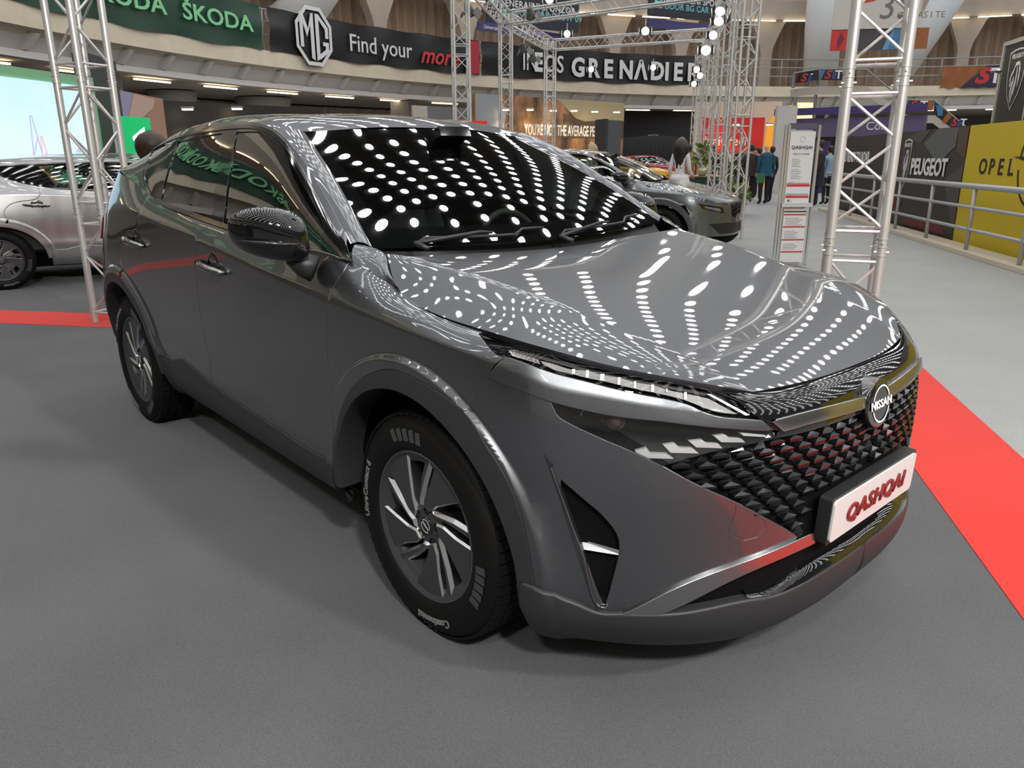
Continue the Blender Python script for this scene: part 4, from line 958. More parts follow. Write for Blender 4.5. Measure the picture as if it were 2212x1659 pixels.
# ---- door mirrors
def mirror_shell(sd):
    root=thing('door_mirror',None,None); root.parent=car
    # sections along the lateral axis: (y, x centre, z centre, half depth, half height)
    Sx=[(-.918,-.535,1.160,.020,.035),(-.928,-.535,1.165,.062,.064),(-.955,-.540,1.174,.086,.079),(-1.00,-.550,1.184,.096,.083),(-1.05,-.566,1.190,.090,.078),(-1.09,-.586,1.194,.070,.064),(-1.117,-.606,1.196,.042,.040),(-1.124,-.612,1.197,.012,.014)]
    n=28; V=[];F=[]
    for y,x,z,a,h in Sx:
        for k in range(n):
            t=2*pi*k/n; cx,cz=cos(t),sin(t)
            px=np.sign(cx)*abs(cx)**.75*a; px=px*(1.05 if px>0 else .55); pz=np.sign(cz)*abs(cz)**.8*h
            V.append((x+px-.10*(pz),y*1.0,z+pz))
    m=len(Sx)
    for i in range(m-1):
        for k in range(n):
            k2=(k+1)%n; F.append((i*n+k,i*n+k2,(i+1)*n+k2,(i+1)*n+k))
    F.append(tuple(range(n))[::-1]); F.append(tuple((m-1)*n+k for k in range(n)))
    if sd==-1: V=mirror_v(V); F=[f[::-1] for f in F]
    o=mk('mirror_cap',V,F,BLK,root,smooth=True); md=o.modifiers.new('s','SUBSURF'); md.levels=md.render_levels=2
    for p_ in o.data.polygons: p_.use_smooth=True
    b=MB(); b.tube([(-.50,-sd*.905,1.072),(-.52,-sd*.93,1.085),(-.535,-sd*.96,1.118)],[.044,.040,.034],12); b.build('mirror_stalk',PLA,root,smooth=True)
    b=MB(); b.tube([(-.445,-sd*.975,1.158),(-.452,-sd*1.03,1.162),(-.485,-sd*1.085,1.168),(-.545,-sd*1.125,1.172)],[.004,.006,.006,.003],8); b.build('mirror_indicator',mat('indicator_clear',(.02,.02,.02),rough=.15),root,smooth=True)
    return root
mirror_shell(1)
mf=mirror_shell(-1); Pm=Vector((-.50,.915,1.15)); mf.matrix_local=Matrix.Translation(Pm+Vector((-.13,.075,-.02)))@Matrix.Rotation(radians(84),4,'Z')@Matrix.Translation(-Pm)
# ---- handles
HM=mat('handle_chrome',(.33,.33,.33),rough=.08,metal=1)
for sd in(1,-1):
    for hx,hz,y in ((-1.335,.992,.914),(-2.27,1.02,.917)):
        b=MB(); b.tube([(hx-.115,-sd*(y+.0),hz+.012),(hx-.09,-sd*(y+.022),hz+.010),(hx-.02,-sd*(y+.032),hz+.004),(hx+.06,-sd*(y+.032),hz-.002),(hx+.11,-sd*(y+.020),hz-.006),(hx+.125,-sd*(y+.0),hz-.008)],[.010,.016,.017,.017,.014,.008],10)
        b.build('door_handle',HM,car,smooth=True)
        b=MB(); b.lathe([(0,0),(.03,.001),(.055,.004),(.062,.0)],24); o=b.build('handle_cup',DCHR,car,smooth=True); o.matrix_local=frame((hx+.01,-sd*(y-.004),hz),(1,0,0),(0,0,1)) if sd==1 else frame((hx+.01,-sd*(y-.004),hz),(-1,0,0),(0,0,1)); o.scale=(1,1.05,1)
# ---- wipers
for y0,y1 in ((-.60,-.02),(.02,.62)):
    pts=[]
    for i in range(12):
        t=i/11; y=y0+(y1-y0)*t; u=.03+.05*t
        j=(y/.742*.5+.5)*48; j0=int(np.clip(j,0,47)); k=u*30; k0=int(k)
        p_=gw[k0,j0]*(1-(j-j0))+gw[k0,j0+1]*(j-j0); pts.append(tuple(p_+np.array((.008,0,.012))))
    b=MB(); b.tube(pts,[.003]+[.0055]*10+[.003],6); b.tube([pts[0],(pts[0][0]+.05,pts[0][1]+.02,pts[0][2]-.015)],.009,8); b.tube([pts[0],(pts[5][0]+.004,pts[5][1],pts[5][2]+.016),(pts[6][0],pts[6][1],pts[6][2]+.012)],[.008,.006,.004],6)
    b.build('wiper_arm',PLA,car,smooth=True)
# ---- cabin
INT=mat('cabin_black',(.02,.02,.021),rough=.7); INT2=mat('cabin_grey',(.10,.11,.105),rough=.8)
g=loft([[(-.45,-.72,1.02),(-.42,0,1.03),(-.45,.72,1.02)],[(-.70,-.72,1.075),(-.66,0,1.08),(-.70,.72,1.075)],[(-.92,-.72,1.03),(-.88,0,1.03),(-.92,.72,1.03)],[(-.98,-.72,.80),(-.95,0,.80),(-.98,.72,.80)]],30,20); V,F=gridmesh(g); mk('dashboard',V,F,INT2,car,smooth=True)
b=MB(); b.tube([(-.98+.06*sin(t)*0-.055*sin(t),.37+.185*cos(t),.99+.175*sin(t)) for t in np.linspace(0,2*pi,33)],.015,8,caps=False); b.tube([(-.98,.19,.99),(-.98,.55,.99)],.018,6); b.build('steering_wheel',INT,car,smooth=True)
def seat(x,y,nm):
    b=MB()
    for pts,r in (([(x+.22,y,.62),(x-.20,y,.60)],[.13,.14]),([(x-.20,y,.62),(x-.28,y,.85),(x-.36,y,1.12)],[.16,.19,.15]),([(x-.38,y,1.18),(x-.41,y,1.34)],[.085,.095])):
        for dy in (-.10,0,.10):
            b.tube([(p[0],p[1]+dy*(.6 if r[0]<.1 else 1),p[2]) for p in pts],[q*.55 for q in r],10)
    b.build(nm,mat('seat_cloth',(.035,.036,.04),rough=.9),car,smooth=True)
for y in(-.37,.37): seat(-1.45,y,'front_seat')
for y in(-.42,0,.42): seat(-2.25,y,'rear_seat')
MB().box((-1.10,0,1.40),(.03,.25,.07),tilt=(0,.2)).build('rear_view_mirror',BLK,car)
MB().box((-.98,0,1.49),(.12,.16,.04),tilt=(0,-.4)).build('sensor_housing',BLK,car)
g=loft([[(x,-w,z-.03) for x,w,z in [(-1.2,.64,1.50),(-1.85,.62,1.545),(-2.5,.58,1.50)]],[(-1.15,0,1.51),(-1.85,0,1.58),(-2.5,0,1.55)],[(x,w,z-.03) for x,w,z in [(-1.2,.64,1.50),(-1.85,.62,1.545),(-2.5,.58,1.50)]]],20,10); V,F=gridmesh(g); mk('headliner',V,F,mat('headliner_grey',(.30,.30,.28),rough=.9),car,smooth=True)
g=loft([[(-2.6,-.62,1.48),(-2.65,0,1.53),(-2.6,.62,1.48)],[(-2.85,-.75,1.1),(-2.9,0,1.1),(-2.85,.75,1.1)]],12,4); V,F=gridmesh(g); mk('cargo_screen',V,F,INT,car,smooth=True)
MB().box((-1.68,0,.45),(1.9,1.5,.02)).build('cabin_floor',INT,car)
for sd in (1,-1): MB().box((-1.65,sd*.80,.78),(2.3,.03,.62)).build('door_trim',INT,car)
# ================================================================ banners on the gallery
GRN=mat('banner_green',(.012,.060,.034),rough=.45,noise=.12,nscale=1.2); LGR=mat('letter_green',(.28,.72,.36),rough=.5); BNK=mat('banner_black',(.014,.014,.016),rough=.38,noise=.2,nscale=1.5); LW=mat('letter_white',(.80,.80,.79),rough=.5); LR=mat('letter_red',(.70,.045,.05),rough=.5); BRED=mat('banner_red',(.45,.03,.05),rough=.5)
RB=31.0
def phi(px,py=100): return hitcyl(px,py,RB)[0]
def banner(name,pxl,pxr,m,label,z0=5.13,z1=6.60,py=100,phis=None):
    a0,a1=(phi(pxl,py),phi(pxr,py)) if phis is None else phis
    n=60; V=[];F=[]; k=7
    for i in range(n+1):
        t=i/n; a=a0+(a1-a0)*t
        for j in range(k):
            u=j/(k-1); sag=.035*sin(pi*t*9)*(abs(u-.5)*2)**2+.05*math.exp(-t*14)*sin(u*9)+.05*math.exp(-(1-t)*14)*sin(u*9)
            V.append(pol(RB-.06+sag,a,z0+(z1-z0)*u+(.03*sin(pi*t*9) if j in(0,k-1) else 0)))
    for i in range(n):
        for j in range(k-1): F.append((i*k+j,i*k+j+1,(i+1)*k+j+1,(i+1)*k+j))
    o=mk(name,V,F,m,None,smooth=True); tag(o,label,'banner'); return o
def ctext(s,px,z,size,m,par,xs=1,bold=0,shear=0,space=1,py=100,align='LEFT',ph=None,r=RB-.17):
    a=phi(px,py) if ph is None else ph
    fn=lambda x,y,zz:pol(r-zz,a-math.degrees(x/r),z+y)
    return text('banner_lettering',s,size,m,par,None,ext=.01,bold=bold,shear=shear,xs=xs,space=space,align=align,fn=fn)
def cpoly(par,px,z,polys,m,py=100,nm='banner_emblem',ph=None,r=RB-.17):
    a=phi(px,py) if ph is None else ph
    for P in polys:
        b=MB(); b.prism(P,-.01,.01,fn=lambda x,y,zz:pol(r-zz,a-math.degrees(x/r),z+y)); b.build(nm,m,par)
def skoda_word(par,px=None,z=5.62,h=.62,ph=None):
    ctext('ŠKODA',px,z+.26,h*1.12,LGR,par,xs=1.30,bold=.012,space=1.02,ph=ph)
g1=banner('banner',-260,565,GRN,'dark green banner with light green lettering on the gallery rail')
skoda_word(g1,20); skoda_word(g1,188); skoda_word(g1,394); skoda_word(g1,-180)
# the same makers' banners go on round the ring, out of frame to the left; they show mirrored in the side glass
aL=phi(-260); 
for k in range(4):
    o=banner('banner',0,0,GRN,('first','second','third','fourth')[k]+' green lettered banner beyond the edge of the picture along the gallery',phis=(aL+17.8+k*17.5,aL+1.8+k*17.5)); o['group']='green banners out along the gallery'
    for q in (4,9.5,15): ctext('ŠKODA',None,5.92,.82,LGR,o,xs=1.32,bold=.016,space=1.04,ph=aL+1.5+k*17.5+q+1.2)
g2=banner('banner',582,1034,BNK,'black banner with a white octagon badge and red script word')
ctext('Find your',748,5.82,.92,LW,g2,xs=.96,bold=.002)
ctext('more',902,5.72,.98,LR,g2,xs=1.0,bold=.014,shear=.35)
a,_=0,0
def oct_ring(R,r,sx,sy):
    O_=[(R*sx*cos(radians(22.5+45*k)),R*sy*sin(radians(22.5+45*k))) for k in range(8)]; I_=[(r*sx*cos(radians(22.5+45*k)),r*sy*sin(radians(22.5+45*k))) for k in range(8)]
    return [[O_[k],O_[(k+1)%8],I_[(k+1)%8],I_[k]] for k in range(8)]
cpoly(g2,672,5.86,[[(1.02*.86*cos(radians(22.5+45*k)),1.14*sin(radians(22.5+45*k))) for k in range(8)]],BNK,r=RB-.12)
cpoly(g2,672,5.86,oct_ring(1.13,.98,.86,1.0),LW,r=RB-.20)
cpoly(g2,672,5.86,[[(-.70,-.42),(-.55,-.42),(-.55,.55),(-.70,.80)],[(-.70,.80),(-.55,.80),(-.28,.20),(-.36,-.05)],[(-.30,.20),(-.36,-.05),(-.12,.80),(-.02,.80)],[(-.18,-.78),(-.02,-.86),(-.02,.80),(-.18,.62)],
 [(.08,-.86),(.24,-.78),(.24,.80),(.08,.80)],[(.24,.80),(.24,.62),(.62,.22),(.70,.36)],[(.55,.28),(.70,.36),(.70,-.02),(.55,-.02)],[(.24,-.62),(.24,-.80),(.70,-.50),(.60,-.38)],[(.55,-.44),(.70,-.52),(.70,-.16),(.55,-.16)],[(.42,-.16),(.70,-.16),(.70,-.30),(.42,-.30)]],LW,r=RB-.22)
cpoly(g2,1012,5.86,[[(-.3,-.70),(.52,-.70),(.52,.70),(-.1,.70)]],BRED,r=RB-.13)
g3=banner('banner',1039,1512,BNK,'black banner with widely spaced white capital lettering',py=150)
ctext('IN',1124,5.85,1.15,LW,g3,xs=.75,py=150); ctext('E',1150,5.85,1.15,LW,g3,bold=.05,xs=.85,py=150); ctext('OS',1170,5.82,1.12,LW,g3,xs=.85,bold=.01,py=150)
for ch,px in zip('GRENADIER',(1230,1266,1300,1333,1367,1401,1432,1451,1481)): ctext(ch if ch!='A' else 'Λ',px,5.74,1.22,LW,g3,bold=.045,xs=.92,py=160)
# sign panels hung higher up
HNG=mat('sign_navy',(.016,.018,.03),rough=.5); TEAL=mat('letter_teal',(.18,.55,.55),rough=.5); PUR=mat('sign_purple',(.05,.045,.16),rough=.5)
class Board:
    """upright board between two ground points; x runs left to right as seen from the hall"""
    def __init__(s,name,p0,p1,z0,z1,m,label,cat,th=.08,group=None,tilt=0):
        p0=np.array(p0[:2],float); p1=np.array(p1[:2],float); s.L=np.linalg.norm(p1-p0); u=(p1-p0)/s.L; s.z0=z0; s.h=z1-z0
        s.root=thing(name,label,cat,(p0[0],p0[1],z0),math.atan2(u[1],u[0]),group); s.th=th; s.m=m
        MB().box((s.L/2,th/2,s.h/2),(s.L,th,s.h)).build('panel',m,s.root)
    def text(s,t,x,z,size,m,xs=1,bold=0,shear=0,space=1,align='LEFT',rot=0,off=.004):
        M4=Matrix.Translation((x,-off,z))@frame((0,0,0),(1,0,0),(0,0,1))@Matrix.Rotation(rot,4,'Z')
        return text('lettering',t,size,m,s.root,M4,ext=.003,bold=bold,shear=shear,xs=xs,space=space,align=align)
    def poly(s,P,m,off=.004,nm='print_shape',th=.004):
        b=MB(); b.prism(P,0,th,fn=lambda x,y,z:(x,-off-z,y)); o=b.build(nm,m,s.root)
        bm=bmesh.new(); bm.from_mesh(o.data); bmesh.ops.recalc_face_normals(bm,faces=bm.faces); bm.to_mesh(o.data); bm.free(); return o
    def box(s,x,z,w,h,d,m,nm='strip',y=None): return MB().box((x+w/2,-d/2 if y is None else y,z+h/2),(w,d,h)).build(nm,m,s.root)
def brd(name,pxl,dl,pxr,dr,pyt,pyb,m,label,cat,z0=None,**k):
    a=dist(pxl,pyb,dl); b=dist(pxr,pyb,dr); zt=dist((pxl+pxr)/2,pyt,(dl+dr)/2)[2]; zb=dist((pxl+pxr)/2,pyb,(dl+dr)/2)[2] if z0 is None else z0
    return Board(name,a,b,zb,zt,m,label,cat,**k)
b1=brd('hanging_sign',1052,31,1250,33.5,-70,62,HNG,'dark hanging sponsor sign above the left truss beam','sign',z0=6.20)
b1.text('GENERALNI SPONZOR',.55,.76,.33,LW,bold=.004,space=1.08); b1.text('DDOR BG CAR SHOW 09',.55,.49,.33,TEAL,bold=.004,space=1.06); b1.text('ESEO',.8,.2,.26,LW,bold=.004)
b1.poly([(.22,.62),(.44,.62),(.44,1.1),(.22,1.1)],TEAL)
b2=brd('hanging_sign',1034,30.2,1226,33.6,62,80,PUR,'purple lower hanging sign with white lettering','sign',z0=5.86)
b2.text('Univerzalna',.25,.13,.18,LW); b2.text('POŠTA',2.3,.13,.22,LW,bold=.004)
b3=brd('hanging_sign',1400,36,1580,39,-60,45,HNG,'dark hanging sponsor sign behind the bright spotlights','sign',z0=7.2)
b3.text('GENERALNI SPONZOR',.85,.72,.35,LW,bold=.004,space=1.08); b3.text('DDOR BG CAR SHOW',.85,.42,.35,TEAL,bold=.004,space=1.05)
b3.poly([(.3,.5),(.7,.5),(.7,1.15),(.3,1.15)],TEAL); b3.poly([(.40,.6),(.60,.6),(.60,1.05),(.40,1.05)],HNG,off=.009); b3.text('DDOR',.28,.36,.16,LW)
b4=brd('hanging_sign',1400,36.2,1560,38.6,48,68,PUR,'narrow purple hanging sign under the dark sponsor sign','sign',z0=6.75)
# ================================================================ truss towers
TR=mat('truss_aluminium',(.66,.65,.63),rough=.38,metal=.55,bump=.02,bscale=60)
_unit={}
def rod(name,p,q,r,par,n=8):
    key=(n,); me=_unit.get(key)
    if me is None:
        o=MB().tube([(0,0,0),(0,0,1)],1,n).build(name,TR,None,auto=50); me=o.data; bpy.data.objects.remove(o); _unit[key]=me
    o=link(bpy.data.objects.new(name,me),par); p=Vector(p);q=Vector(q); d=q-p
    o.matrix_local=Matrix.Translation(p)@d.to_track_quat('Z','Y').to_matrix().to_4x4()@Matrix.Diagonal((r,r,d.length,1)); return o
def truss(p0,p1,label,side=.29,rc=.025,rb=.009,rz=0,n_lace=None,couplers=(),n=10,group=None,near=False,foot=False):
    p0=Vector(p0);p1=Vector(p1); ax=(p1-p0); L=ax.length; ax.normalize()
    up=Vector((0,0,1)) if abs(ax.z)<.9 else Vector((cos(rz),sin(rz),0)); a=(up-ax*up.dot(ax)).normalized(); b=ax.cross(a); h=side/2
    root=thing('truss_tower' if abs(ax.z)>.9 else 'truss_beam',label,'truss',tuple(p0),0,group)
    C4=[a*h+b*h,a*h-b*h,-a*h-b*h,-a*h+b*h]
    for c in C4: rod('chord',c,c+ax*L,rc,root,n)
    m=n_lace or max(2,round(L/(side*.95))); cuts=sorted(couplers); t0=0; spans=[]
    for c in cuts+[L]:
        spans.append((t0+.09,c-.09)); t0=c
    for s0,s1 in spans:
        if s1-s0<.2: continue
        k=max(2,round((s1-s0)/(side*1.0)))
        for f in range(4):
            A,B=C4[f],C4[(f+1)%4]
            for i in range(k):
                u0=s0+(s1-s0)*i/k; u1=s0+(s1-s0)*(i+1)/k
                P,Q=(A,B) if (i+f)%2==0 else (B,A)
                rod('brace',P+ax*(u0+.01),Q+ax*(u1-.01),rb,root,6)
            for u in (s0,s1): rod('brace',A+ax*u,B+ax*u,rb,root,6)
    if near:
        for c in cuts:
            for q in C4:
                for du in (-.055,-.003,.045): rod('coupler_ring',q+ax*(c+du),q+ax*(c+du+.008),rc*1.16,root,12)
                rod('coupler_pin',q+ax*(c-.03)-b*.042,q+ax*(c-.03)+b*.042,.006,root,6); rod('coupler_pin',q+ax*(c+.025)-a*.042,q+ax*(c+.025)+a*.042,.006,root,6)
    return root
pl=at(206,697,'z',.004); cl=np.array((pl[0]+.045,pl[1]+.20))
truss((cl[0],cl[1],.005),(cl[0],cl[1],5.2),'aluminium truss tower on red carpet strip behind the rear of the crossover',rz=radians(-12)+pi/4-.16,rc=.029,rb=.0105,couplers=(.95,2.05,3.15,4.2),n=14,near=True)
cr=dist(1836,600,5.25)
truss((cr[0],cr[1],.006),(cr[0],cr[1],4.6),'aluminium truss tower on the aisle strip beside the bonnet',rz=radians(118),rc=.026,rb=.0095,couplers=(.88,1.84,2.85,3.9),n=14,near=True)
# lamp-carrying truss frame over the neighbouring stand
BULB=mat('spot_face',(1,1,1),emit=(1,.96,.86),es=40.); LAMPB=mat('lamp_body',(.10,.10,.10),rough=.5)
tw={}
TH=5.0
for k,(px,d,lab) in dict(T1=(1000,16.,'tall truss tower rising behind the roof nearest the red banner end'),T2=(1093,21.6,'truss tower rising behind the roof at the corner of the lit beams'),T3=(1186,26.5,'thin truss tower rising behind the windscreen by the mural'),T7=(1590,14.4,'broad truss tower beside the potted plant'),T6=(1552,18.5,'truss tower standing left of the broad one by the plant'),T5=(1522,25.,'truss tower standing left behind the flower vase'),T4=(1500,31.,'farthest thin truss tower at the end of the lamp row')).items():
    p=dist(px,345,d); tw[k]=Vector((p[0],p[1],0)); truss((p[0],p[1],0),(p[0],p[1],TH),lab,rz=radians(60),rc=.026,rb=.009,couplers=(2.0,3.4),n=8)
def beam(a,b,lab,z=TH-.15,ext=0):
    A=Vector((tw[a].x,tw[a].y,z)) if isinstance(a,str) else Vector(a); B=Vector((tw[b].x,tw[b].y,z)) if isinstance(b,str) else Vector(b); d=(B-A).normalized(); truss(A+d*.16,B-d*.16,lab,rc=.025,rb=.009,n=8)
    return A,B
bm1=beam('T1','T2','truss beam sloping down to the corner of the front lit beam'); bm2=beam('T2','T3','truss beam running back from the corner of the lit beams')
bm3=beam('T2','T6','front truss beam carrying two bright spotlights'); bm4=beam('T3','T5','rear truss beam in front of the white capital lettering')
bm5=beam('T7','T6','short truss beam at the top of the right towers'); bm6=beam('T6','T5','truss beam with a row of spotlights by the right towers'); bm7=beam('T5','T4','farthest truss beam with small spotlights')
def spot(p,aim,lab,r=.12,group='spotlights on the truss frame',power=0):
    p=Vector(p); d=(Vector(aim)-p).normalized(); root=thing('spotlight',lab,'spotlight',tuple(p),0,group)
    M4=d.to_track_quat('Z','Y').to_matrix().to_4x4()
    o=MB().lathe([(0,-.20),(r*.5,-.20),(r*.7,-.12),(r*1.05,.0),(r*1.1,.04)],14).build('lamp_can',LAMPB,root,auto=40); o.matrix_local=M4
    o=MB().lathe([(0,.025),(r*.98,.025)],14).build('lamp_face',BULB,root); o.matrix_local=M4
    for k in(-1,1):
        o=MB().box((k*r*1.5,0,.02),(.012,r*2.1,r*1.5),tilt=(0,k*.5)).build('barn_door',LAMPB,root); o.matrix_local=M4
    rod('hanger',(0,0,.05),(0,0,.28),.012,root,6)
    return root
camv=Vector(CAMP)
SL=('left of two spotlights under the front truss beam','right of two spotlights under the front truss beam','spotlight at the top edge above the front truss beam','left spotlight before the white capital lettering','right spotlight before the white capital lettering','largest glowing spotlight of the right lamp row','topmost spotlight of the right lamp row','second spotlight from the top of the right lamp row','third spotlight from the top of the right lamp row','third spotlight from the bottom of the right lamp row','second spotlight from the bottom of the right lamp row','lowest spotlight of the right lamp row')
for i,(px,py,d,aim) in enumerate(((1225,73,24,0),(1394,67,21,0),(1187,-2,19,0),(1277,150,30,0),(1411,146,29,0),(1525,108,22.5,1),(1556,22,17,1),(1553,44,17.6,1),(1541,75,20,1),(1512,163,27,1),(1505,150,26,1),(1499,181,30,1))):
    p=dist(px,py,d); tgt=camv if aim==0 else Vector((-6,8,.5)); spot(p,tgt,SL[i],r=.12 if i==5 else .09)
for px,py,d,w_ in ((1148,35,19.,'third'),(1015,28,16.4,'nearest'),(1132,108,23.5,'second last'),(1152,128,25.,'farthest')):
    p=dist(px,py,d); o=spot(p,Vector(p)+Vector((-.4,1,-1.4)),w_+' of the spotlights turned away on the sloping truss beam',r=.11,group='spotlights facing away')
# floodlights of this stand, on a truss above the photographer
for x,y,pw,w_ in ((4.2,-3.0,230,'middle'),(3.0,-4.4,90,'left'),(5.2,.2,170,'right')):
    p=Vector((x,y,4.55)); aim=Vector((.1,-.4,.7)); d=(aim-p).normalized(); root=thing('floodlight',w_+' square floodlight on the stand truss above the photographer','floodlight',tuple(p),0,'floodlights above the photographer'); M4=d.to_track_quat('-Z','Y').to_matrix().to_4x4()
    o=MB().box((0,0,.07),(.42,.34,.12)).build('lamp_can',LAMPB,root); o.matrix_local=M4
    l=bpy.data.lights.new('flood','AREA'); l.shape='RECTANGLE'; l.size=.36; l.size_y=.28; l.energy=pw; l.color=(1,.97,.92); lo=link(bpy.data.objects.new('flood',l),root); lo.matrix_local=M4
    rod('hanger',(0,0,.05),(0,0,.5),.015,root,6)
truss((5.6,2.2,5.2),(.2,-5.6,5.2),'truss beam above the photographer carrying the floodlights',n=8)
# ================================================================ left: screen wall and booths
SCR=bpy.data.materials.new('led_screen'); SCR.use_nodes=True
def scr():
    nt=SCR.node_tree; b=nt.nodes['Principled BSDF']; b.inputs['Base Color'].default_value=(.02,.02,.02,1); b.inputs['Roughness'].default_value=.6; tc=nt.nodes.new('ShaderNodeTexCoord'); sx=nt.nodes.new('ShaderNodeSeparateXYZ'); r=nt.nodes.new('ShaderNodeValToRGB'); e=r.color_ramp.elements; e[0].color=(.80,.88,.95,1); e[1].color=(.52,.76,.98,1); n=nt.nodes.new('ShaderNodeTexNoise'); n.inputs['Scale'].default_value=1.2; n.inputs['Detail'].default_value=5; ad=nt.nodes.new('ShaderNodeMath'); ad.operation='MULTIPLY_ADD'; ad.inputs[1].default_value=.55; ad2=nt.nodes.new('ShaderNodeMath'); ad2.operation='ADD'
    L=nt.links.new; L(tc.outputs['Generated'],sx.inputs[0]); L(tc.outputs['Object'],n.inputs['Vector']); L(n.outputs['Fac'],ad.inputs[0]); L(sx.outputs['Z'],ad.inputs[2]); m_=nt.nodes.new('ShaderNodeMath'); m_.operation='SUBTRACT'; m_.inputs[1].default_value=.28; L(ad.outputs[0],m_.inputs[0]); L(m_.outputs[0],r.inputs[0]); L(r.outputs[0],b.inputs['Emission Color']); b.inputs['Emission Strength'].default_value=1.05
scr()
GFR=mat('pale_green_frame',(.24,.52,.28),rough=.6); GDK=mat('booth_dark_grey',(.05,.062,.058),rough=.7)
pS0=dist(-320,380,13.6); pS1=dist(232,380,17.2)
S1=Board('screen_wall',pS0,pS1,0,2.86,GFR,'large lit screen in a pale green frame behind the silver saloon','screen',th=.25)
o=MB().box((S1.L/2-.18,-.02,1.55),(S1.L-.44,.03,2.26)).build('screen_face',SCR,S1.root)
CRN=mat('crane_print',(.42,.45,.60),rough=.9,emit=(.36,.40,.62),es=.8); CRN2=mat('crane_print_red',(.6,.35,.4),rough=.9,emit=(.62,.40,.48),es=.8)
xs0=S1.L-4.6
for x0,m,s_ in ((S1.L*.625,CRN,1.1),(S1.L*.665,CRN2,.8)):
    for k,(a,b_) in enumerate((((0,.9),(.10,2.0)),((.32,.9),(.13,2.0)),((.0,.9),(.30,1.25)),((.3,.9),(.02,1.25)),((.05,1.4),(.2,1.7)),((-.15,1.1),(.55,1.1)))):
        A=np.array((x0+a[0]*s_,.9+(a[1]-.9)*s_));B=np.array((x0+b_[0]*s_,.9+(b_[1]-.9)*s_)); d=(B-A)/np.linalg.norm(B-A); nrm_=np.array((-d[1],d[0]))*.014
        S1.poly([tuple(A+nrm_),tuple(A-nrm_),tuple(B-nrm_),tuple(B+nrm_)],m,off=.036,nm='screen_crane')
S1.poly([(S1.L-1.35,.9),(S1.L-.45,.9),(S1.L-.45,1.55),(S1.L-.7,1.62),(S1.L-1.1,1.2)],CRN,off=.036,nm='screen_hill')
B5=Board('booth_wall',dist(230,380,17.3),dist(284,380,18.6),0,3.3,GDK,'plain dark grey booth wall beside the screen','wall panel',th=.3)
B6=Board('poster_wall',dist(276,330,20.),dist(366,330,22.5),0,2.86,mat('poster_brown',(.42,.24,.17),rough=.8,noise=.25,nscale=1.3),'brown and lilac photo panel behind the green light box','poster',th=.12)
B6.poly([(.0,2.0),(.75,2.85),(0,2.85)],mat('poster_lilac',(.36,.33,.50),rough=.8)); B6.poly([(.02,1.95),(.78,2.84),(2.1,2.80),(1.9,2.6)],mat('poster_tan',(.58,.42,.34),rough=.8))
GBX=mat('lightbox_green',(.01,.42,.14),rough=.4,emit=(.0,.42,.12),es=.55)
B7=Board('light_box',dist(270,345,16.6),dist(335,345,17.2),0,float(dist(302,253,16.9)[2]),GBX,'tall green light box with sideways white lettering','light box',th=.14)
B7.box(-.05,0,.05,2.1,.12,mat('box_edge',(.45,.42,.36),rough=.5),'box_edge',y=.07); B7.text('ŠKODA',B7.L*.58,1.0,.46,mat('box_letter',(.85,.85,.85),emit=(.9,.95,.9),es=.8),rot=pi/2,bold=.012,xs=1.25,align='CENTER')
B8=Board('booth_wall',dist(358,330,24),dist(705,330,26.5),0,2.92,mat('booth_black',(.018,.015,.013),rough=.6),'long black booth wall with two small lamps above the roof line','wall panel',th=.4)
WARM=mat('warm_lamp',(1,.9,.7),emit=(1,.83,.5),es=18)
def wall_lamp(px,py,d,lab,grp='small warm wall lamps'):
    p=dist(px,py,d); root=thing('wall_lamp',lab,'lamp',tuple(p),0,grp); MB().box((0,0,.05),(.30,.16,.06),rz=YAW+pi/2).build('lamp_head',mat('lamp_head_silver',(.5,.48,.44),rough=.4,metal=.6),root); MB().box((0,0,.005),(.26,.13,.03),rz=YAW+pi/2).build('lamp_glow',WARM,root)
    l=bpy.data.lights.new('lamp_light','SPOT'); l.energy=45; l.color=(1,.80,.50); l.spot_size=radians(110); l.spot_blend=.7; l.shadow_soft_size=.08; lo=bpy.data.objects.new('lamp_light',l); link(lo,root); lo.location=(0,0,-.05)
wall_lamp(405,237,23.8,'left small lamp above the black booth wall',None); wall_lamp(512,236,24.6,'right small lamp above the black booth wall',None)
# dark heads of booths under the gallery, mural and map panel
MUR=bpy.data.materials.new('mountain_mural'); MUR.use_nodes=True
def mural():
    nt=MUR.node_tree; b=nt.nodes['Principled BSDF']; b.inputs['Roughness'].default_value=.7; tc=nt.nodes.new('ShaderNodeTexCoord'); n=nt.nodes.new('ShaderNodeTexNoise'); n.inputs['Scale'].default_value=1.1; n.inputs['Detail'].default_value=8; n.inputs['Roughness'].default_value=.65; mp=nt.nodes.new('ShaderNodeMapping'); mp.inputs['Rotation'].default_value=(0,.6,0); mp.inputs['Scale'].default_value=(1,1,.35); r=nt.nodes.new('ShaderNodeValToRGB'); e=r.color_ramp.elements; e[0].position=.38; e[0].color=(.05,.03,.02,1); e[1].position=.68; e[1].color=(.62,.30,.13,1)
    L=nt.links.new; L(tc.outputs['Object'],mp.inputs[0]); L(mp.outputs[0],n.inputs['Vector']); L(n.outputs['Fac'],r.inputs[0]); L(r.outputs[0],b.inputs['Base Color'])
mural()
B9=Board('mural_wall',dist(1028,330,31),dist(1345,330,37),0,3.75,MUR,'mountain mural wall with white slogan lettering under the gallery','mural',th=.2)
SKYP=mat('mural_sky',(.40,.33,.20),rough=.7,noise=.15); SKY2=mat('mural_haze',(.30,.31,.33),rough=.7,noise=.1); RDG=mat('mural_ridge',(.10,.06,.035),rough=.8,noise=.3,nscale=4)
Lm=B9.L
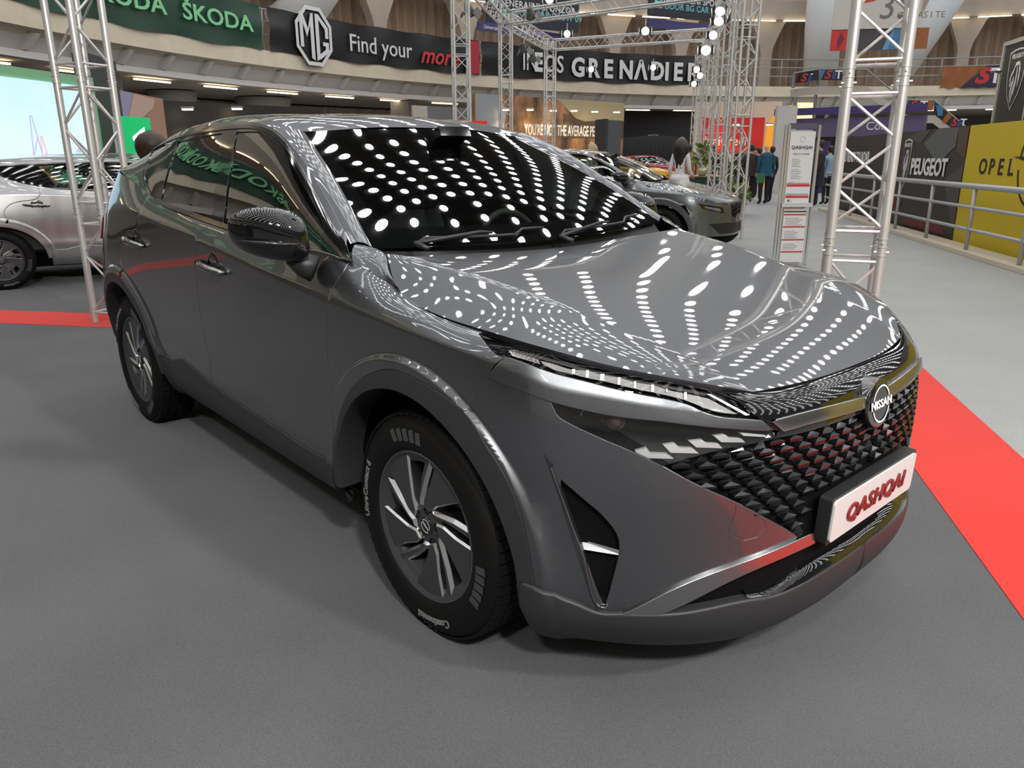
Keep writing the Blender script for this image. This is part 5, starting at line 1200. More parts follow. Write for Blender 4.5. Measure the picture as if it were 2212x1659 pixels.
B9.poly([(0,2.4),(1.3,2.1),(1.6,3.2),(1.0,3.75),(0,3.75)],SKY2); B9.poly([(Lm*.50,3.75),(Lm*.56,3.45),(Lm*.64,3.0),(Lm*.70,2.9),(Lm,3.0),(Lm,3.75)],SKYP); B9.poly([(Lm*.55,3.2),(Lm*.62,3.05),(Lm*.68,2.95),(Lm*.74,3.15),(Lm*.77,2.95),(Lm*.83,3.05),(Lm*.9,3.1),(Lm,2.95),(Lm,2.2),(Lm*.55,2.2)],RDG,off=.002)
B9.text("YOU'RE NOT THE AVERAGE PERSON, AR",Lm*.295,2.47,.60,LW,xs=.50,bold=.012)
for k,(px,py) in enumerate(((1093,238),(1145,238),(1195,240),(1240,240),(1285,242),(1332,243))): wall_lamp(px,py,31.5+(px-1093)*.017,('first','second','third','fourth','fifth','sixth')[k]+' warm lamp from the left over the mountain mural')
B10=Board('booth_wall',dist(1338,330,46),dist(1500,330,47),0,3.9,mat('booth_char',(.022,.02,.02),rough=.7),'black booth wall to the right of the mural','wall panel',th=.3); B10.text('INEOS',1.6,2.55,.22,LW); B10.text('GRENADIER',1.2,2.25,.26,LW,bold=.006)
B11=Board('booth_box',dist(1284,330,27),dist(1306,330,26.3),0,2.6,mat('box_dark',(.035,.033,.035),rough=.6),'dark side of the display box by the pillar','display box',th=.1); B12=Board('booth_box',dist(1307,330,26.5),dist(1340,330,27.2),0,2.58,mat('box_slate',(.085,.09,.10),rough=.6),'slate grey display box face by the pillar','display box',th=.1); B12.text('INEOS',.16,1.0,.1,LW); B12.text('GRENADIER',.04,.86,.1,LW)
B13=Board('map_panel',dist(895,330,34),dist(1030,330,36),0,3.5,mat('map_beige',(.56,.50,.42),rough=.8),'beige map panel with grey river shape under the gallery','map panel',th=.1)
GRM=mat('map_grey',(.20,.20,.20),rough=.8); B13.poly([(.75,3.0),(2.9,3.0),(2.9,3.5),(.75,3.5)],GRM); B13.poly([(.8,2.2),(1.2,2.5),(1.9,2.45),(2.3,2.6),(2.3,2.0),(1.6,1.9),(1.5,1.5),(1.35,1.5),(1.35,1.9),(.8,2.0)],GRM,off=.008); B13.text('BELGRADE',1.12,2.2,.26,LW,off=.014,bold=.005); B13.text('X',2.2,2.1,.5,GRM,off=.01)
B14=Board('booth_box',dist(1052,330,24),dist(1132,330,24.6),0,1.98,mat('crate_brown',(.06,.05,.045),rough=.7),'low dark brown booth partition behind the roof','partition',th=.1)
B15=Board('roof_sign',dist(1000,330,23),dist(1053,330,23.4),0,2.42,mat('red_sign',(.65,.02,.02),rough=.4,emit=(.7,.02,.02),es=.35),'small red lit sign behind the roof','sign',th=.1)
# red and orange bank booth
B16=Board('bank_booth',dist(1496,330,38.5),dist(1680,330,39.5),0,3.85,mat('booth_cream',(.62,.50,.40),rough=.8),'cream booth wall with red panel and orange arch','booth',th=.2)
B16.box(.35,1.6,2.9,1.55,.06,mat('bank_red',(.60,.015,.015),rough=.5),'red_panel'); B16.text('UniCredit',.5,2.1,.62,LW,off=.07,xs=.85)
P=[(3.35,0),(4.5,0),(4.5,3.7)]+[(4.5-1.15*sin(t),2.4+1.3*cos(t)) for t in np.linspace(0,pi/2,10)]
B16.poly(P,mat('arch_orange',(.85,.36,.03),rough=.6,emit=(.9,.35,.03),es=.25),off=.01,nm='orange_arch')
for k,px in enumerate((1555,1590,1662)): wall_lamp(px,270,38.2,('left warm lamp over the red panel','right warm lamp over the red panel','warm lamp beside the orange arch')[k])
B17=Board('white_screen',dist(1672,330,33),dist(1714,330,33.4),0,3.3,mat('screen_white',(.55,.52,.50),rough=.8),'tall white panel beside the orange arch','panel',th=.2)
B18=Board('lit_panel',dist(1714,330,38),dist(1752,330,38.4),.9,3.7,mat('lit_cream',(.9,.7,.4),emit=(1,.72,.36),es=.9),'bright cream lit panel behind the stair legs','light panel',th=.1); B18.box(0,1.45,.95,.12,.05,GDK,'crossbar'); B18.box(0,2.0,.95,.12,.05,GDK,'crossbar')
# purple stand
PU=mat('stand_purple',(.115,.085,.17),rough=.7); PU2=mat('stand_violet',(.055,.035,.14),rough=.7)
B19=Board('purple_stand',dist(1700,330,34),dist(1990,330,33),2.15,2.85,PU,'purple fascia of the far stand under the stair','fascia',th=.3); B19.text('Co.',2.85,.35,.42,LW); B19.box(-.6,.82,B19.L+.6,.26,.2,PU2,'upper_beam'); B19.box(.3,-2.15,1.3,2.0,.1,PU2,'purple_panel',y=.2)
for x in (.1,2.2,4.6): B19.box(x,-2.15,.14,2.2,.14,PU,'post')
# ================================================================ stair tower with coloured banners
BEI=mat('stair_beige',(.50,.45,.38),rough=.7); STL=mat('stair_steel',(.26,.27,.27),rough=.5,metal=.5); ORG=mat('print_orange',(.30,.10,.025),rough=.6); BLU=mat('print_blue',(.05,.18,.34),rough=.6); NAVY=mat('print_navy',(.02,.022,.055),rough=.6); PRD=mat('print_red',(.55,.03,.03),rough=.6); CHA=mat('print_charcoal',(.03,.03,.035),rough=.6)
st=thing('stair_tower','beige stair tower with coloured banners in front of the gallery','stairs',tuple(dist(1850,420,37)*np.array((1,1,0))))
o0=Vector(st.location)
def P3(px,py,d): return Vector(dist(px,py,d))-o0
def quad(nm,pts,m,th=.12,par=st):
    pts=[Vector(p) for p in pts]; n=(pts[1]-pts[0]).cross(pts[2]-pts[0]).normalized(); 
    if n.dot(camv-o0-pts[0])<0: n=-n
    k=len(pts); V=[p for p in pts]+[p-n*th for p in pts]; F=[tuple(range(k)),tuple(range(k,2*k))[::-1]]+[(i,i+k,(i+1)%k+k,(i+1)%k) for i in range(k)]
    bm=bmesh.new(); vs=[bm.verts.new(v) for v in V]
    for f in F: bm.faces.new([vs[i] for i in f])
    bmesh.ops.recalc_face_normals(bm,faces=bm.faces); me=bpy.data.meshes.new(nm); bm.to_mesh(me); bm.free(); me.materials.append(m); return link(bpy.data.objects.new(nm,me),par)
quad('stair_stringer',[P3(1707,194,36.5),P3(1768,186,36),P3(1768,203,36),P3(1707,209,36.5)],BEI); quad('stair_stringer',[P3(1768,186,36),P3(1872,186,36),P3(1872,203,36),P3(1768,203,36)],BEI)
quad('stair_stringer',[P3(1872,186,36),P3(1960,249,36),P3(1955,266,36),P3(1872,206,36)],BEI); quad('stair_stringer',[P3(1957,249,36),P3(2022,249,36),P3(2016,266,36),P3(1953,266,36)],BEI); quad('stair_stringer',[P3(2020,249,36),P3(2085,300,36),P3(2065,305,36),P3(2012,264,36)],BEI)
def stword(px,py,d,h,par=st,only=None):
    M0=frame(P3(px,py,d-.12),-Vector(CR*-1).normalized() if 0 else Vector((CR[0],CR[1],0)),(0,0,1))
    if only!='T': text('stair_lettering','S',h,PRD,par,M0,ext=.01,bold=.02*h,shear=.3,xs=1.2)
    if only!='S':
        M1=M0@Matrix.Translation((h*1.05,0,0)); text('stair_lettering','T',h,LW,par,M1,ext=.01,bold=.02*h,xs=1.1)
        M2=M0@Matrix.Translation((h*.55,h*.05,-.01)); b=MB(); b.prism([(-h*.12,-h*.4),(h*.25,-h*.4),(h*.3,0),(h*.12,h*.36),(0,h*.1)],0,.012); o=b.build('stair_emblem',mat('emblem_blue',(.03,.06,.22),rough=.6),par); o.matrix_local=M2
def bpan(a,b,c,d_,m,D=36): return quad('stair_banner',[P3(*a,D),P3(*b,D),P3(*c,D),P3(*d_,D)],m,th=.03)
quad('stair_banner',[P3(1713,158,36.4),P3(1768,151,35.9),P3(1768,173,35.9),P3(1713,180,36.4)],CHA,th=.03); bpan((1771,150),(1850,150),(1850,173),(1771,173),CHA,35.9)
bpan((1771,151),(1783,151),(1774,172),(1771,172),BLU,35.8); quad('stair_banner',[P3(1713,158,36.3),P3(1726,156,36.2),P3(1722,178,36.2),P3(1713,180,36.3)],mat('print_maroon',(.18,.02,.03),rough=.6),th=.03)
stword(1735,168,36,.42); stword(1787,162,35.7,.44); M0=frame(P3(1832,162,35.7),Vector((CR[0],CR[1],0)),(0,0,1)); text('stair_lettering','35',.46,LW,st,M0,ext=.01)
bpan((1949,216),(2018,218),(2014,239),(1949,237),CHA); bpan((1950,217),(1964,217),(1958,237),(1950,237),BLU,35.9); bpan((2006,218),(2017,218),(2013,238),(2000,238),ORG,35.9); stword(1970,228,35.7,.44)
bpan((2019,218),(2088,277),(2066,284),(2016,243),CHA); bpan((2022,226),(2038,232),(2036,249),(2026,251),BLU,35.9); bpan((2048,242),(2056,252),(2044,266),(2036,260),ORG,35.9); stword(2060,265,35.6,.36)
for a,b_ in (((1715,158),(1768,150)),((1768,150),(1872,150)),((1872,150),(1950,216)),((1949,216),(2018,217)),((2018,217),(2090,277))):
    rod('stair_rail',P3(*a,36),P3(*b_,36),.03,st,6)
for a,b_ in (((1718,210),(1712,330)),((1762,205),(1752,330)),((1808,208),(1766,290)),((1840,205),(1800,290)),((1768,150),(1766,186)),((1716,158),(1713,190)),((1770,190),(1872,210))):
    rod('stair_leg',P3(*a,36.2),P3(*b_,36.2),.07,st,6)
for o in st.children:
    if o.name.startswith(('stair_rail','stair_leg')): o.data=o.data.copy(); o.data.materials.clear(); o.data.materials.append(STL)
# banner on the gallery rail at the far right and the big hanging banner
g4=banner('banner',2030,2160,ORG,'orange and navy banner on the far right of the gallery',py=190,z0=5.0,z1=6.1); cpoly(g4,2085,5.55,[[(-.3,-.55),(2.6,-.55),(2.6,.55),(.9,.55)]],NAVY,py=190,r=RB-.13); ctext('S',2100,5.55,1.05,PRD,g4,bold=.05,shear=.3,xs=1.3,py=190); ctext('T',2130,5.55,1.05,LW,g4,bold=.03,py=190)
b20=brd('hanging_banner',1797,45,1985,46,-60,62,mat('banner_offwhite',(.55,.52,.47),rough=.7),'large off-white hanging banner with red letter and thirty five','banner'); H0=b20.h
b20.text('S',.75,H0*.80,2.6,PRD,bold=.06,shear=.3,xs=1.25); b20.text('35',2.1,.95,1.7,mat('letter_grey',(.16,.15,.14),rough=.6)); b20.text('ZA VAS I TE',3.05,.55,.42,MATS['letter_grey']); b20.text('T',4.3,H0*.78,2.2,MATS['letter_grey'])
b21=brd('hanging_banner',1793,45.05,1975,46.05,63,108,mat('banner_dusk',(.07,.06,.07),rough=.7),'colour-patterned lower band of the large hanging banner','banner')
b21.poly([(0,0),(1.0,0),(1.35,b21.h),(0,b21.h)],PRD); b21.poly([(.35,0),(.62,.55),(.45,b21.h*.9),(.3,.5)],MATS['print_maroon'],off=.012); b21.poly([(2.6,0),(3.5,0),(3.7,b21.h),(2.9,b21.h)],BLU); b21.poly([(2.5,.0),(2.75,.0),(3.0,.9),(2.7,.6)],mat('print_sky',(.12,.32,.52),rough=.6),off=.012); b21.poly([(3.8,0),(4.6,0),(4.6,b21.h),(3.9,b21.h)],ORG)
# ================================================================ right: aisle wall, railing, signs
pW0=at(1800,398,'z',0); pW=lambda px,py:at(px,py,'z',0)
pa=dist(2212,345,12.9); pb=dist(1935,345,18.3); uW=(pb-pa)[:2]; uW/=np.linalg.norm(uW)
wl=lambda t:pa[:2]+uW*t     # distance along the wall from the picture edge
Lfar=None
WPX=lambda px: (lambda d,: ((lambda r:r)(None)))(None)
def wall_t(px):
    d=rayd(px-16,400)[:2]; A=np.array([[d[0],-uW[0]],[d[1],-uW[1]]]); s_,t=np.linalg.solve(A,np.array([pa[0]-CAMP[0],pa[1]-CAMP[1]])); return t
WZ=1.89
Lfar=wall_t(1824)
tO=wall_t(2076)
nW=np.array((-uW[1],uW[0])); 
if np.dot(nW,np.array(CAMP[:2])-pa[:2])<0: nW=-nW
back=-nW*.12
PDK=mat('wall_print_dark',(.030,.025,.024),rough=.55); YEL=mat('wall_yellow',(.62,.46,.012),rough=.55,noise=.06,nscale=2)
BP=Board('printed_wall',tuple(wl(Lfar)+back),tuple(wl(tO)+back),.02,WZ,PDK,'dark printed aisle wall with white lion shield and car maker lettering','wall panel',th=.1)
BO=Board('printed_wall',tuple(wl(tO)+back),tuple(wl(-9)+back),.02,WZ,YEL,'yellow aisle wall panel with black spaced lettering and ring emblem','wall panel',th=.1)
xp=lambda px:Lfar-wall_t(px); xo=lambda px:tO-wall_t(px)
INK=mat('ink_black',(.012,.01,.008),rough=.6)
for ch,px in zip('OPEL',(2107,2128,2147,2168)): BO.text(ch,xo(px),1.22,.33,INK,bold=.006,xs=1.12)
c=(xo(2232),1.28); 
for a0,a1 in ((radians(8),radians(172)),(radians(188),radians(352))):
    n=24; ring_=[(c[0]+.60*cos(a0+(a1-a0)*i/n),c[1]+.60*sin(a0+(a1-a0)*i/n)) for i in range(n+1)]+[(c[0]+.565*cos(a1-(a1-a0)*i/n),c[1]+.565*sin(a1-(a1-a0)*i/n)) for i in range(n+1)]
    for i in range(n): BO.poly([ring_[i],ring_[i+1],ring_[2*n-i],ring_[2*n+1-i]],INK,nm='ring_emblem')
BO.poly([(c[0]-.80,c[1]+.10),(c[0]-.1,c[1]+.10),(c[0]+.35,c[1]-.02),(c[0]-.15,c[1]+.0)],INK,nm='ring_emblem'); BO.poly([(c[0]-.35,c[1]-.12),(c[0]+.15,c[1]),(c[0]+.8,c[1]-.12)],INK,nm='ring_emblem')
def shield(bd,x,z,w,h,m,bg):
    out=[(x-w/2,z+h*.44),(x-w*.25,z+h*.475),(x,z+h*.485),(x+w*.25,z+h*.475),(x+w/2,z+h*.44),(x+w*.47,z-h*.0),(x+w*.32,z-h*.26),(x,z-h*.5),(x-w*.32,z-h*.26),(x-w*.47,z)]
    bd.poly(out,m,off=.007,nm='shield'); inn=[(x+(a-x)*.91,z+(b-z)*.945) for a,b in out]; bd.poly(inn,bg,off=.011,nm='shield')
    bd.text('PEUGEOT',x,z+h*.36,h*.10,m,off=.014,bold=.002,xs=1.05,align='CENTER')
    # lion head: mane strokes and muzzle
    S=lambda P:bd.poly([(x+a*w,z+b*h) for a,b in P],m,off=.016,nm='lion_mark')
    S([(-.02,.26),(.16,.27),(.22,.20),(.10,.22),(-.05,.19)]); S([(-.02,.26),(-.05,.19),(-.22,.10),(-.27,.02),(-.20,.03),(-.10,.10)]); S([(-.27,.02),(-.20,.03),(-.22,-.04),(-.28,-.03)]); S([(-.24,-.06),(-.14,-.03),(-.18,-.12),(-.24,-.11)])
    S([(.16,.27),(.26,.14),(.28,.0),(.22,-.14),(.20,-.0),(.20,.12)]); S([(.08,.20),(.13,.05),(.12,-.10),(.06,-.26),(.05,-.05)]); S([(-.08,.05),(-.02,-.02),(-.10,-.22),(-.06,-.38),(-.16,-.2)]); S([(.02,-.04),(.04,-.2),(-.02,-.38),(-.04,-.2)])
shield(BP,xp(1954),1.25,.46,.98,LW,PDK)
BP.text('PEUGEOT',xp(1966),1.18,.42,LW,bold=.012,xs=1.06,off=.02)
BP.text("ARE YOU READY TO ROAR",xp(1858)-2.6,1.36,.34,LW,bold=.008,xs=.8)
SGR=mat('print_slate',(.10,.11,.11),rough=.6); SGR2=mat('print_ash',(.065,.06,.058),rough=.6); BRN=mat('print_umber',(.085,.06,.035),rough=.7,noise=.3,nscale=6)
BP.poly([(xp(1985),1.62),(xp(2010),1.86),(xp(2052),1.86),(xp(2052),1.55),(xp(2020),1.25)],SGR); BP.poly([(xp(1952),1.75),(xp(1975),1.86),(xp(1996),1.86),(xp(1978),1.62)],SGR2); BP.poly([(xp(2052),1.86),(tO*0+Lfar-tO-.02,1.86),(Lfar-tO-.02,1.35),(xp(2058),1.45)],BRN,off=.008); BP.poly([(xp(2040),1.0),(Lfar-tO-.02,1.25),(Lfar-tO-.02,.2),(xp(2058),.5)],SGR2,off=.006)
MRN=mat('print_claret',(.12,.015,.02),rough=.6); BP.poly([(xp(1955),.06),(xp(1990),.30),(xp(2040),.26),(xp(2060),.06)],MRN); BP.poly([(xp(1915),.35),(xp(1950),.62),(xp(1956),.5),(xp(1950),.3)],MRN)
# kerb and railing in front of the wall
cu=MB(); A=wl(Lfar);B_=wl(-9); q=[A,B_,B_+nW*.42,A+nW*.42]; cu.prism([tuple(p) for p in q],0,.06); o=cu.build('kerb',mat('kerb_cream',(.58,.51,.41),rough=.8,noise=.1)); bm=bmesh.new(); bm.from_mesh(o.data); bmesh.ops.recalc_face_normals(bm,faces=bm.faces); bm.to_mesh(o.data); bm.free(); tag(o,'cream kerb along the foot of the printed aisle wall','kerb')
RG=mat('railing_grey',(.40,.42,.43),rough=.4,metal=.3)
rr=thing('aisle_railing','light grey tube railing in front of the printed aisle wall','railing',(*(wl(4)+nW*.30),.06)); ro=Vector(rr.location)
def rl(t,z): p=wl(t)+nW*.30; return Vector((p[0],p[1],z))-ro
tEnd=Lfar-.1
for z,r in ((.98,.042),(.68,.026),(.36,.026)):
    b=MB(); b.tube([rl(-9,z),rl(tEnd,z)],r,10); b.build('rail_bar',RG,rr,smooth=True)
for t in np.arange(-8.1,tEnd+.1,1.75):
    b=MB(); b.tube([rl(t,.06),rl(t,.98)],.030,10); b.build('rail_post',RG,rr,smooth=True)
# framed dark sign above the wall
pg=dist(2140,300,17.6); ph_=dist(2204,300,16.4)
SG=Board('framed_sign',pg,ph_,.0,3.35,PDK,'dark upright sign in a silver frame with large white lion shield','sign',th=.08)
FRM=mat('frame_silver',(.62,.60,.57),rough=.35,metal=.7)
SG.box(-.06,0,.07,3.40,.12,FRM,'frame_post',y=.03); SG.box(SG.L-.02,0,.07,3.46,.12,FRM,'frame_post',y=.03); SG.box(0,3.33,SG.L,.07,.12,FRM,'frame_rail',y=.03)
shield(SG,SG.L*.50,2.72,SG.L*.55,1.05,LW,PDK)
SG2=Board('framed_sign',dist(2209,300,16.1),dist(2300,300,16.5),.0,3.45,PDK,'second dark framed sign at the picture edge','sign',th=.08)
p=dist(2157,152,17.0); root=thing('sign_lamp','bright lamp on the top of the dark framed sign','lamp',tuple(p)); MB().lathe([(0,-.05),(.05,-.04),(.06,.0)],12).build('lamp_cup',LAMPB,root); MB().lathe([(0,.012),(.02,.010),(.034,-.004)],12).build('lamp_bulb',mat('sign_bulb',(1,.9,.7),emit=(1,.86,.55),es=60),root); rod('lamp_arm',(0,0,-.03),(.02,.25,-.12),.01,root,6)
# ================================================================ price stand next to the car
ps=dist(1708,551,11.0); uS=Vector((CR[0],CR[1],0)).normalized()
sw=.37
IS=Board('price_stand',np.array(ps[:2])-np.array(uS[:2])*sw/2,np.array(ps[:2])+np.array(uS[:2])*sw/2+np.array((-.05,-.03)),.0,1.74,mat('stand_clear',(.50,.52,.54),rough=.15,metal=.3),'white price stand with red bars beside the aluminium truss','display stand',th=.04)
W_=mat('sheet_white',(.70,.70,.70),rough=.5); GT_=mat('print_grey',(.30,.30,.30),rough=.6); RT_=mat('print_bar_red',(.55,.03,.04),rough=.6)
IS.box(.02,.82,sw-.04,.90,.02,W_,'upper_sheet'); IS.box(.03,.04,sw-.06,.70,.02,W_,'lower_sheet'); IS.box(-.02,.77,sw+.04,.05,.06,mat('stand_shelf',(.55,.56,.57),rough=.3),'shelf')
for x in(-.06,-.02,sw+.01): IS.box(x,0,.03,1.80,.03,mat('stand_post',(.60,.62,.64),rough=.2,metal=.6),'stand_post')
IS.box(-.0,1.75,sw,.07,.01,mat('stand_header',(.10,.09,.14),rough=.4),'header')
IS.text('QASHQAI',sw/2,1.52,.055,INK,align='CENTER',xs=1.15,off=.024)
for i in range(20):
    t=2*pi*i/20; t2=2*pi*(i+1)/20; IS.poly([(sw/2+r*cos(a),1.625+r*1.0*sin(a)) for r,a in ((.034,t),(.034,t2),(.037,t2),(.037,t))],GT_,off=.022,nm='ring_mark',th=.001)
IS.text('SERBIA CITY PREMIERE',sw/2,1.44,.022,GT_,align='CENTER',off=.022)
def lines(x,z,n,w,dz=.022): 
    for i in range(n): IS.box(x,z-i*dz,w*(.7+.3*((i*37)%10)/10),.006,.001,GT_,'text_line',y=-.0225)
lines(.07,1.37,5,.13); lines(.07,1.24,6,.15); lines(.06,1.08,1,.08); lines(.06,.92,1,.09); lines(.06,.86,2,.07)
for z in (1.03,.885): IS.box(.03,z,.31,.030,.002,RT_,'red_bar',y=-.0215)
for z in (1.065,.925): IS.box(.03,z,.30,.014,.002,GT_,'grey_bar',y=-.0215)
for z in (.66,.50,.33,.17): IS.box(.035,z,.30,.018,.002,RT_,'red_bar',y=-.0215)
IS.box(.035,.70,.30,.016,.002,INK,'black_bar',y=-.0215); lines(.06,.62,5,.25); lines(.06,.45,5,.2); lines(.06,.28,4,.22)
IS.box(.06,.835,.02,.03,.002,INK,'corner_mark',y=-.0215)
# ================================================================ counter, flowers, plants
pc=dist(1522,430,20.5); CT=thing('reception_counter','green fronted counter with pale wooden top','counter',(pc[0],pc[1],0),math.atan2(CR[1],CR[0])+.12)
cw=.98
MB().box((0,.3,.46),(cw,.6,.92)).build('counter_body',mat('counter_green',(.022,.075,.045),rough=.6,noise=.08),CT); MB().box((0,.3,.935),(cw+.04,.64,.04)).build('counter_top',mat('counter_wood',(.62,.50,.36),rough=.5,noise=.12,nscale=8),CT); MB().box((-cw/2-.01,.3,.46),(.03,.62,.92)).build('counter_side',MATS['counter_wood'],CT)
LEAF=mat('leaf_green',(.05,.13,.03),rough=.5,noise=.35,nscale=3); LEAF2=mat('leaf_light',(.22,.32,.07),rough=.5,noise=.3,nscale=3); PET=mat('lily_petal',(.75,.74,.66),rough=.6)
def leafmesh(L,w):
    V=[];F=[];n=5
    for i in range(n+1):
        t=i/n; ww=w*sin(pi*min(.96,t*.9+.06)); V+=[(-ww,L*t,-.10*L*t*t),(0,L*t,-.10*L*t*t+.02*L),(ww,L*t,-.10*L*t*t)]
        if i: b=3*(i-1); F+=[(b,b+1,b+4,b+3),(b+1,b+2,b+5,b+4)]
    me=bpy.data.meshes.new('leaf'); me.from_pydata(V,[],F); me.shade_smooth(); return me
def plant(name,label,loc,n,h,spread,L,pot,seed,flowers=0,m=LEAF):
    rnd=random.Random(seed); root=thing(name,label,'plant' if not flowers else 'flowers',loc)
    if pot=='vase': MB().lathe([(0,0),(.07,0),(.13,.05),(.15,.12),(.13,.17),(.10,.20),(.11,.21),(.09,.20)],20).build('vase',mat('vase_gold',(.62,.55,.38),rough=.25,metal=.5),root,smooth=True); z0=.17
    else: MB().lathe([(0,0),(.13,0),(.17,.34),(.18,.36),(.15,.36),(.14,.30),(0,.30)],20).build('pot',mat('pot_pink',(.62,.47,.40),rough=.6),root,smooth=True); z0=.32
    me=leafmesh(L,L*.16); me.materials.append(m); me2=leafmesh(L*.8,L*.15); me2.materials.append(LEAF2)
    for i in range(n):
        a=rnd.uniform(0,2*pi); t=rnd.random()**.8; zz=z0+h*t; rr_=spread*(1-.55*t)*rnd.uniform(.1,.7)
        o=link(bpy.data.objects.new('leaf',me if rnd.random()<.65 else me2),root); o.matrix_local=Matrix.Translation((rr_*cos(a),rr_*sin(a),zz))@Matrix.Rotation(a-pi/2,4,'Z')@Matrix.Rotation(rnd.uniform(-.2,1.15),4,'X')@Matrix.Rotation(rnd.uniform(-.6,.6),4,'Y')
    for i in range(6):
        a=2*pi*i/6; rod('stem',(0,0,z0-.1),(spread*.3*cos(a),spread*.3*sin(a),z0+h*.75),.006,root,5)
    if flowers:
        pm=leafmesh(.11,.028); pm.materials.append(PET)
        for i in range(flowers):
            a=rnd.uniform(0,2*pi); rr_=spread*rnd.uniform(.2,.8); c=Vector((rr_*cos(a),rr_*sin(a),z0+h*rnd.uniform(.45,1.0)))
            f=thing('lily',None,None); f.parent=root; f.location=c
            for k in range(6):
                o=link(bpy.data.objects.new('petal',pm),f); o.matrix_local=Matrix.Rotation(2*pi*k/6,4,'Z')@Matrix.Rotation(.7,4,'X')
    return root
pv=dist(1517,375,20.3); plant('flower_vase','white lilies in a golden vase on the green counter',(pv[0],pv[1],.955),70,.52,.34,.26,'vase',3,12,m=LEAF2)
pp=dist(1573,428,19.4); plant('potted_plant','tall leafy shrub in a pale pink pot beside the counter',(pp[0],pp[1],0),150,.92,.36,.22,'pot',5)
pp=dist(1591,424,20.2); plant('potted_plant','low fern like plant behind the pink pot',(pp[0],pp[1],0),90,.30,.40,.30,'pot',9,m=LEAF2)
# ================================================================ other cars on show
SKIP=('badge','number_plate','grille','grille_v_bar','grille_header','nose_panel','bumper_fin','air_curtain','curtain_blade','tow_eye_cover','silver_blade','splitter_ledge','lower_intake','headlamp_','running_lamp','bumper_cover','bumper_band','lower_valance','front_seat','wiper')
CLOSE=outline([(0,.16)],bt(0,1.12,.16),[(1.16,.30)],archF[iA:][::-1][:0] if 0 else [(1.13,.45),(1.20,.60)],[O['bumpgap'][-1]],seg([O['bumpgap'][-1],O['bumpgap'][-2],O['bumpgap'][-3],O['bumpgap'][1],O['bumpgap'][0]],smooth=False),[(1.32,.93)],bt(1.32,0,.93))
def other_car(label,paint,loc,th,sc=(1,1,1),wheel_s=1.,face=True,clad=None,group=None):
    root=thing('car',label,'car',(loc[0],loc[1],0),th,group)
    for ch in list(car.children):
        nm=ch.name.split('.')[0]
        if any(nm.startswith(k) for k in SKIP) or nm=='wheel': continue
        o=ch.copy(); COL.objects.link(o); o.parent=root
        o.matrix_local=Matrix.Diagonal((*sc,1))@ch.matrix_local
        for q in ch.children:
            q2=q.copy(); COL.objects.link(q2); q2.parent=o
        if o.type=='MESH' and o.data.materials and o.data.materials[0] in (PAINT,):
            o.material_slots[0].link='OBJECT'; o.material_slots[0].material=paint
        elif o.type=='MESH' and o.data.materials and o.data.materials[0]==CLAD and clad:
            o.material_slots[0].link='OBJECT'; o.material_slots[0].material=clad
    for x in (0,-2.665):
        for sd in(1,-1):
            w=copy_tree(wh,root); w.matrix_local=Matrix.Translation((x*sc[0],-sd*.785*sc[1],.351*wheel_s))@Matrix.Rotation(0 if sd==1 else pi,4,'Z')@Matrix.Scale(wheel_s,4)
    fr=panel('front_fascia',N_,CLOSE,paint,root,join=True,gap=.001,grid=.05); fr.matrix_local=Matrix.Diagonal((*sc,1))
    S_=Matrix.Diagonal((*sc,1))
    if face:
        gp_=outline(seg([(0,.70),(.22,.71),(.40,.66),(.36,.44),(.25,.38),(0,.37)],smooth=False)); g0=panel('grille',N_,gp_,BLK,root,join=True,off=.003,gap=0); g0.matrix_local=S_
        for i in range(9):
            for sg_ in ((1,-1) if i else (1,)):
                q=np.array([(.04*i+.004,.40),(.04*i+.012,.40),(.04*i+.012,.68),(.04*i+.004,.68)]); Xq=on(N_,q,.012); V=list(Xq) if sg_==1 else mirror_v(Xq); o=mk('grille_slat',V,[(0,1,2,3)],BLK,root); o.matrix_local=S_
        for nm,pl_,m,of in (('headlamp',[(.47,.665),(1.02,.76),(1.06,.81),(.47,.71)],LGL,.006),('headlamp_tray',[(.47,.665),(1.02,.76),(1.06,.81),(.47,.71)],DCHR,.002),('fog_lamp',[(.56,.47),(.92,.555),(.98,.65),(.58,.59)],BLK,.003),('fog_lamp_bar',[(.62,.50),(.86,.565),(.90,.60),(.64,.56)],DR,.008)):
            for o in panel(nm,N_,outline(seg(pl_+[pl_[0]],smooth=False)),m,root,off=of,gap=0,depth=.004): o.matrix_local=S_
        o=panel('lower_grille',N_,outline(seg([(0,.19),(.62,.19),(.80,.30),(.5,.31),(0,.29)],smooth=False)),PLA,root,join=True,off=.003,gap=0); o.matrix_local=S_
        b=MB(); b.lathe([(0,.006),(.034,.006),(.040,0)],24); o=b.build('bonnet_badge',CHR,root); o.matrix_local=S_@frame((.80,0,.895),(0,1,0),(-.85,0,.5))
    return root
SILV_P=mat('silver_paint',(.42,.42,.42),rough=.3,metal=.7,coat=1,coatr=.02); GRY_P=mat('graphite_paint',(.14,.15,.155),rough=.3,metal=.7,coat=1,coatr=.02); YEL_P=mat('yellow_paint',(.70,.38,.01),rough=.3,coat=1,coatr=.02); RED_P=mat('red_paint',(.42,.012,.03),rough=.3,coat=1,coatr=.02)
WRAP=bpy.data.materials.new('patchwork_wrap'); WRAP.use_nodes=True
